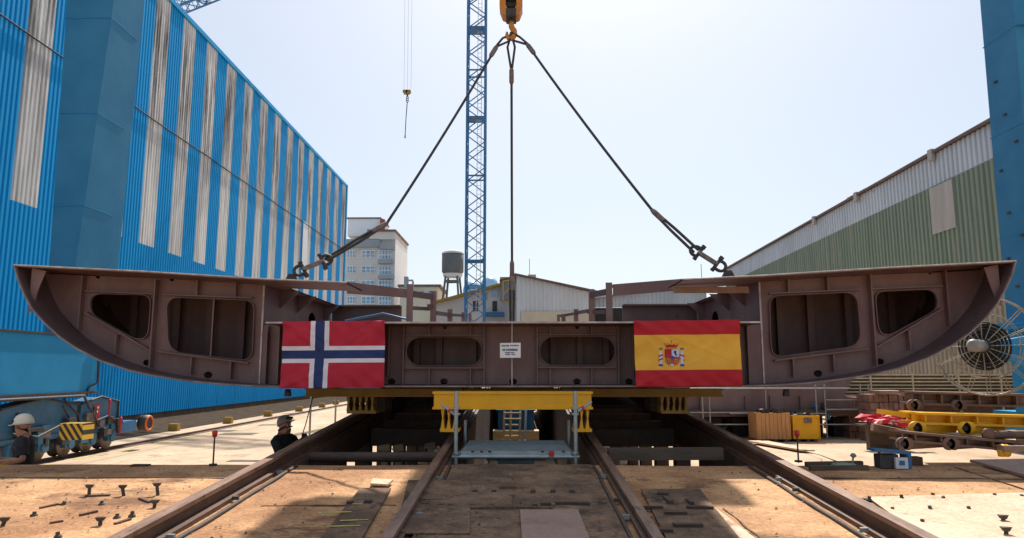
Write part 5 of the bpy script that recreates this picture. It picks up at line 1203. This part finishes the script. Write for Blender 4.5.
# sheds
YS1 = 78.0
s1 = thing('workshop', 'grey workshop gable with a yellow roof edge behind the tower crane', 'building', (P(470, 310, YS1).x, YS1, 0))
m = MB(); q = [P(x, y, YS1) for x, y in ((432, 304.5), (500, 285.5), (520, 284), (520, 330), (432, 330))]; q[3].z = 0; q[4].z = 0; m.plate([q], (0, 14, 0)); m.build('wall', M['shed_wall'], s1)
m = MB(); m.bar(P(431, 303.5, YS1 - .3), P(501, 284.5, YS1 - .3), .8, .28, (0, 0, 1)); m.build('roof_edge', M['yellow_dull'], s1)
m = MB(); px_box(m, 500, 277, 519, 300, YS1 - .4, 5); m.build('stair_head', M['apt_grey'], s1)
m = MB(); m.plate([[P(x, y, YS1 - .8) for x, y in ((499.5, 279.5), (516, 275), (521, 276.5), (521, 278), (516, 276.6), (499.5, 281.3))]], (0, 6, 0)); m.build('roof', M['roof_brown'], s1)
m = MB()
for A, B in (((503, 281), (515.5, 279.5)), ((503, 281), (503.5, 302)), ((503.5, 302), (513, 302.5)), ((504, 294), (513, 284))): m.bar(P(*A, YS1 - 1), P(*B, YS1 - 1), .1, .1)
m.build('railing', M['yellow'], s1)
for x0, x1, y0, y1, mn in ((492, 498, 290, 296, 'dome_blue'), (492.5, 497, 301, 311, 'dark_metal'), (473, 478, 301, 311, 'dark_metal'), (481, 487, 293, 300, 'glass')):
    m = MB(); px_box(m, x0, y0, x1, y1, YS1 - .12, .1); m.build('window', M[mn], s1)
m = MB(); px_box(m, 484, 312, 504, 316, YS1 - 1.2, 1.1); m.build('awning', M['blue'], s1)
YD = 95.0
for k, (px, py, r) in enumerate(((489.5, 287, 9.6), (472, 291, 9.2))):
    c_ = P(px, py, YD); rr = r * YD / F; m = MB(); m.lathe([(rr, -c_.z + 0)] + [(rr * math.cos(R(t_)), rr * math.sin(R(t_)) * 1.1) for t_ in range(0, 86, 12)], (c_.x, YD, c_.z), 24); o = m.build('storage_dome', M['dome_blue']); tag(o, ('pale blue domed silo top right of the tower crane mast', 'pale blue domed silo top seen through the tower crane mast')[k], 'silo', 'pale blue silos behind the workshop')
def corrx(xA, xB, pitch, Y, dep, zb_, zt_f):
    m = MB(); n = int((xB - xA) / pitch); pr = []
    for i in range(n): x = xA + i * pitch; pr += [(x, 0), (x + pitch * .3, 0), (x + pitch * .42, dep), (x + pitch * .88, dep)]
    pr.append((xB, 0))
    for (x0, d0), (x1, d1) in zip(pr, pr[1:]): m.add([(x0, Y - d0, zb_), (x1, Y - d1, zb_), (x1, Y - d1, zt_f(x1)), (x0, Y - d0, zt_f(x0))], [(0, 1, 2, 3)])
    return m
YS2 = 70.0
s2 = thing('corrugated_shed', 'pale corrugated shed with a sloping roof behind the centre of the hull section', 'building', (P(555, 310, YS2).x, YS2, 0))
p0, p1 = P(516.5, 275.5, YS2), P(594, 293, YS2)
f2 = lambda x: p0.z + (p1.z - p0.z) * (x - p0.x) / (p1.x - p0.x)
corrx(p0.x, p1.x, .42, YS2, .07, 0, f2).build('wall', M['shed_grey'], s2)
m = MB(); m.bar(p0 + Vector((-.2, 3, .1)), p1 + Vector((.3, 3, .1)), 7, .18); m.build('roof', M['roof_brown'], s2)
m = MB(); a_ = P(521, 311.5, YS2); b_ = P(594, 322, YS2); m.box(a_.x, b_.x, YS2 - .2, YS2 - .08, 0, a_.z); m.build('tan_band', M['shed_tan'], s2)
m = MB(); px_box(m, 528, 274.5, 536, 277.5, YS2 + .5, .8); m.build('roof_vent', M['shed_tan'], s2)
m = MB(); a_ = P(529.5, 276, YS2 + 1); m.cyl(a_, P(529.5, 259, YS2 + 1), .025, 6); m.build('antenna', M['dark_metal'], s2)
m = MB(); m.box(p0.x, p1.x, YS2 + .1, YS2 + 10, 0, p1.z - .3); m.build('shed_body', M['shed_wall'], s2)
YS3 = 74.0
s3 = thing('long_shed', 'long white corrugated shed between the pale shed and the green hall', 'building', (P(660, 310, YS3).x, YS3, 0))
p0_, p1_ = P(594, 299, YS3), P(706, 283, YS3)
f3 = lambda x: p0_.z + (p1_.z - p0_.z) * (x - p0_.x) / (p1_.x - p0_.x)
z3 = P(650, 307.5, YS3).z
corrx(p0_.x, p1_.x, .42, YS3, .07, z3, f3).build('wall', M['silver'], s3)
m = MB(); m.box(p0_.x, p1_.x, YS3 + .05, YS3 + 10, 0, z3 - .02); m.build('shaded_front', M['black_steel'], s3)  # solid black box; the shade inside an open shed put into its colour
m = MB(); m.bar(p0_ + Vector((0, 3, .08)), p1_ + Vector((0, 3, .08)), 7, .14); m.build('roof', M['shed_wall'], s3)
m = MB(); m.cyl(P(702, 286, YS3), P(701, 264, YS3), .03, 6); m.build('antenna', M['dark_metal'], s3)

# ------------------------------------------------------------------ people
def skin(name, joints, edges, m_, parent, sub=2, root=0):
    ob_loc = parent.location if parent is not None else Vector()
    me = bpy.data.meshes.new(name); names = list(joints); idx = {n: i for i, n in enumerate(names)}
    me.from_pydata([joints[n][0] for n in names], [(idx[a_], idx[b_]) for a_, b_ in edges], [])
    o = bpy.data.objects.new(name, me); col.objects.link(o); o.parent = parent
    sk = o.modifiers.new('skin', 'SKIN'); sk.use_smooth_shade = True
    lay = me.skin_vertices[0] if me.skin_vertices else None
    if lay is None:
        bpy.context.view_layer.objects.active = o
        me.attributes  # no layer yet
    for i, n in enumerate(names):
        v = me.skin_vertices[0].data[i]; r = joints[n][1]; v.radius = (r, r) if not isinstance(r, tuple) else r
        v.use_root = (i == root)
    ss = o.modifiers.new('sub', 'SUBSURF'); ss.levels = sub; ss.render_levels = sub
    me.materials.append(m_)
    return o
def hand_joints(wr, d, up, side, grip, pre):
    """palm and five curled fingers from a wrist position, direction d, palm side normal up"""
    J = {}; E = []
    d = d.normalized(); up = up.normalized(); sd_ = d.cross(up).normalized() * side
    J[pre + 'palm'] = (wr + d * .05, (.036, .02)); E.append((pre + 'wrist', pre + 'palm'))
    J[pre + 'knuck'] = (wr + d * .085, (.038, .018)); E.append((pre + 'palm', pre + 'knuck'))
    for k, (off, L) in enumerate(((-.030, .07), (-.010, .08), (.011, .076), (.031, .06))):
        b = wr + d * .095 + sd_ * off; p1 = b + d * L * .45 - up * L * .1 * grip; p2 = p1 + (d * (1 - grip) - up * grip) * L * .4; p3 = p2 + (-d * grip * .6 + d * (1 - grip) - up * .4 * grip) * L * .35
        for q, (pp, r) in enumerate(((b, .0105), (p1, .0095), (p2, .009), (p3, .0075))): J['%sf%d%d' % (pre, k, q)] = (pp, r)
        E += [(pre + 'knuck', '%sf%d0' % (pre, k)), ('%sf%d0' % (pre, k), '%sf%d1' % (pre, k)), ('%sf%d1' % (pre, k), '%sf%d2' % (pre, k)), ('%sf%d2' % (pre, k), '%sf%d3' % (pre, k))]
    t0 = wr + d * .03 - sd_ * .035; t1 = t0 + d * .03 - sd_ * .02 - up * .01; t2 = t1 + d * .03 + sd_ * .006 - up * .012
    for q, (pp, r) in enumerate(((t0, .013), (t1, .011), (t2, .009))): J['%st%d' % (pre, q)] = (pp, r)
    E += [(pre + 'palm', pre + 't0'), (pre + 't0', pre + 't1'), (pre + 't1', pre + 't2')]
    return J, E
def worker(loc, facing, label, lean, headpitch, arms, helmet_m, gl, sc_=1.0):
    """facing: angle of the look direction about z; built facing +X then turned"""
    V = Vector
    t = thing('person', label, 'person', loc); t.rotation_euler = (0, 0, facing); t.scale = (sc_, sc_, sc_)
    def lv(p):   # lean the upper body forward about the hips
        p = V(p); h = V((0, 0, .93)); q = p - h; c_, s_ = math.cos(lean), math.sin(lean)
        return V((q.x * c_ + q.z * s_, q.y, -q.x * s_ + q.z * c_)) + h
    J = {'pelvis': (V((0, 0, .95)), (.15, .11)), 'waist': (lv((0, 0, 1.1)), (.145, .1)), 'chest': (lv((0, 0, 1.28)), (.17, .115)), 'upper': (lv((-.01, 0, 1.4)), (.15, .095)),
         'neck': (lv((.0, 0, 1.47)), .064), 'jaw': (lv((.03, 0, 1.54)), (.07, .078)), 'skull': (lv((.015, 0, 1.625)), (.086, .1)), 'crown': (lv((.005, 0, 1.69)), (.066, .078))}
    E = [('pelvis', 'waist'), ('waist', 'chest'), ('chest', 'upper'), ('upper', 'neck'), ('neck', 'jaw'), ('jaw', 'skull'), ('skull', 'crown')]
    up = J['upper'][0]
    # nose, chin, ears
    J['nose'] = (J['jaw'][0] + V((.086, 0, .045)), .014); E.append(('skull', 'nose')) if False else E.append(('jaw', 'nose'))
    J['chin'] = (J['jaw'][0] + V((.055, 0, -.03)), .028); E.append(('jaw', 'chin'))
    for s_, nm in ((1, 'l'), (-1, 'r')):
        J['ear' + nm] = (J['skull'][0] + V((-.01, s_ * .088, -.03)), (.012, .022)); E.append(('skull', 'ear' + nm))
        J['hip' + nm] = (V((0, s_ * .1, .9)), .1); J['knee' + nm] = (V((.03, s_ * .11, .5)), .06); J['calf' + nm] = (V((0, s_ * .11, .32)), .056); J['ank' + nm] = (V((-.02, s_ * .11, .09)), .04); J['toe' + nm] = (V((.15, s_ * .13, .04)), .035)
        E += [('pelvis', 'hip' + nm), ('hip' + nm, 'knee' + nm), ('knee' + nm, 'calf' + nm), ('calf' + nm, 'ank' + nm), ('ank' + nm, 'toe' + nm)]
        sh_ = lv((-.01, s_ * .185, 1.4)); el, wr = arms[0 if s_ == 1 else 1]; el = V(el); wr = V(wr)
        J['sh' + nm] = (sh_, .066); J['el' + nm] = (el, .045); J[nm + 'wrist'] = (wr, (.03, .026)); J['fa' + nm] = (el.lerp(wr, .35), .044)
        E += [('upper', 'sh' + nm), ('sh' + nm, 'el' + nm), ('el' + nm, 'fa' + nm), ('fa' + nm, nm + 'wrist')]
        d = (wr - el); HJ, HE = hand_joints(wr, d, V((0, 0, 1)) if abs(d.normalized().z) < .8 else V((1, 0, 0)), s_, .75, nm)
        J.update(HJ); E += HE
    body = skin('body', J, E, M['skin'], t)
    # shirt: lofted torso with short sleeves, a little larger than the body
    m = MB(); rings = [(.86, .165, .12), (.95, .172, .125), (1.1, .165, .118), (1.22, .182, .126), (1.33, .198, .13), (1.40, .19, .12), (1.45, .135, .092), (1.485, .078, .07)]
    vs_ = []; n_ = 20
    for q_, (zz, wy, wx) in enumerate(rings):
        for k in range(n_):
            a_ = 2 * math.pi * k / n_; fold = 1 + .02 * math.sin(a_ * 5 + zz * 23) * (1 if zz < 1.35 else .3); vs_.append(lv((wx * fold * math.cos(a_) * (1.05 if math.cos(a_) > 0 else .95), wy * fold * math.sin(a_), zz)))
    m.add(vs_, [(q_ * n_ + k, q_ * n_ + (k + 1) % n_, (q_ + 1) * n_ + (k + 1) % n_, (q_ + 1) * n_ + k) for q_ in range(len(rings) - 1) for k in range(n_)], 0, True)
    for nm, s_ in (('l', 1), ('r', -1)):
        shp = J['sh' + nm][0]; el = J['el' + nm][0]; inn = lv((-.0, s_ * .09, 1.385))
        m.tube([inn, inn.lerp(shp, .6), shp.lerp(el, .12), shp.lerp(el, .45), shp.lerp(el, .8)], [.085, .09, .086, .076, .074], 14)
    m.build('shirt', M['shirt'], t, base=Vector((0, 0, 0)))
    T = {'pelvis': (V((0, 0, .93)), (.17, .13))}; TE = []
    for nm in 'lr':
        for b_ in ('hip', 'knee', 'calf', 'ank'): T[b_ + nm] = (J[b_ + nm][0], J[b_ + nm][1] + .022)
        TE += [('pelvis', 'hip' + nm), ('hip' + nm, 'knee' + nm), ('knee' + nm, 'calf' + nm), ('calf' + nm, 'ank' + nm)]
    skin('trousers', T, TE, M['trouser'], t)
    hc = J['skull'][0]; m = MB()
    m.lathe([(.112, .0), (.118, .004), (.116, .03), (.106, .075), (.08, .115), (.045, .135), (.001, .142)], (0, 0, 0), 24)
    m.plate([[V((.09, -.085, .0)), V((.15, -.06, -.006)), V((.165, 0, -.008)), V((.15, .06, -.006)), V((.09, .085, .0))]], (0, 0, .008))
    
    h = m.build('hard_hat', helmet_m, t, base=hc + V((0, 0, .012))); h.rotation_euler = (0, headpitch, 0); h.scale = (1.06, 1.0, 1)
    m = MB(); m.tube([(.085, -.07, 0), (.1, -.03, .004), (.1, .03, .004), (.085, .07, 0)], .017, 8); gg = m.build('goggles', M['dark_metal'], h, base=V((.02, 0, .05)))
    # beard and eyes as small pieces of the face
    for s_ in (1, -1):
        m = MB(); m.lathe([(.001, -.011), (.009, -.007), (.011, 0), (.009, .007), (.001, .011)], (0, 0, 0), 10); m.build('eye', M['white_paint'], t, base=hc + V((.076, s_ * .032, -.012)))
    m = MB(); m.bar((0, -.022, 0), (0, .022, 0), .012, .008); m.build('mouth', M['terracotta'], t, base=J['jaw'][0] + V((.072, 0, -.002)))
    if gl is not None:
        for nm in gl[1]:
            ks = [k_ for k_ in J if k_.startswith(nm) and (k_[1:2] in ('f', 't') and k_[2:3].isdigit() or k_[1:] in ('palm', 'knuck', 'wrist'))]
            GJ = {k_: (J[k_][0], tuple(x + .004 for x in J[k_][1]) if isinstance(J[k_][1], tuple) else J[k_][1] + .003) for k_ in ks}
            GE = [e_ for e_ in E if e_[0] in GJ and e_[1] in GJ]
            skin('glove', GJ, GE, M[gl[0]], t)
    return t, J
c_ = P(27, 440, 10.35)
w1, J1_ = worker((c_.x, 10.35, .0), R(180 + 22), 'man in black T-shirt and cream hard hat standing at the far left', .06, R(4),
             [((-.04, .31, 1.19), (.22, .2, 1.17)), ((.1, -.26, 1.12), (.33, -.1, 1.17))], M['helmet'], ('glove', 'lr'), 1.05)
m = MB(); m.box(-.03, .03, .0, .004, 0, .05); lg_ = m.build('shirt_logo', M['white_paint'], w1, base=Vector((.03, .158, 1.33))); lg_.rotation_euler = (0, R(20), R(8))
tl = MB(); p_ = w1.location + Vector((-.4, -.02, 1.14)); tl.tube([p_ + Vector((.12, .1, .0)), p_, p_ + Vector((-.25, -.1, -.05))], .018, 8); o = tl.build('remote_control', M['yellow']); tag(o, 'small yellow cable handle held by the man at the far left', 'tool')
c_ = P(285, 440, 11.5)
w2, J2_ = worker((c_.x, 11.5, 0), R(-22), 'man in dark shirt and grey hard hat standing behind the left rail, looking up', -.04, R(-24),
             [((.12, .24, 1.2), (.3, .07, 1.42)), ((.14, -.26, 1.2), (.33, -.05, 1.40))], M['helmet_grey'], ('glove_dark', 'lr'), 1.0)
hp2 = P(303.5, 431, 12.7)
m = MB(); m.tube([P(301, 440, 11.45), P(303.5, 431, 11.45), P(305.5, 425, 11.5), P(310, 408, 11.7), P(313, 397, 11.9), P(316, 391, 12)], .008, 6); o = m.build('tag_line', M['rope']); tag(o, 'thin dark tag line running up from the hands of the worker looking up', 'rope')
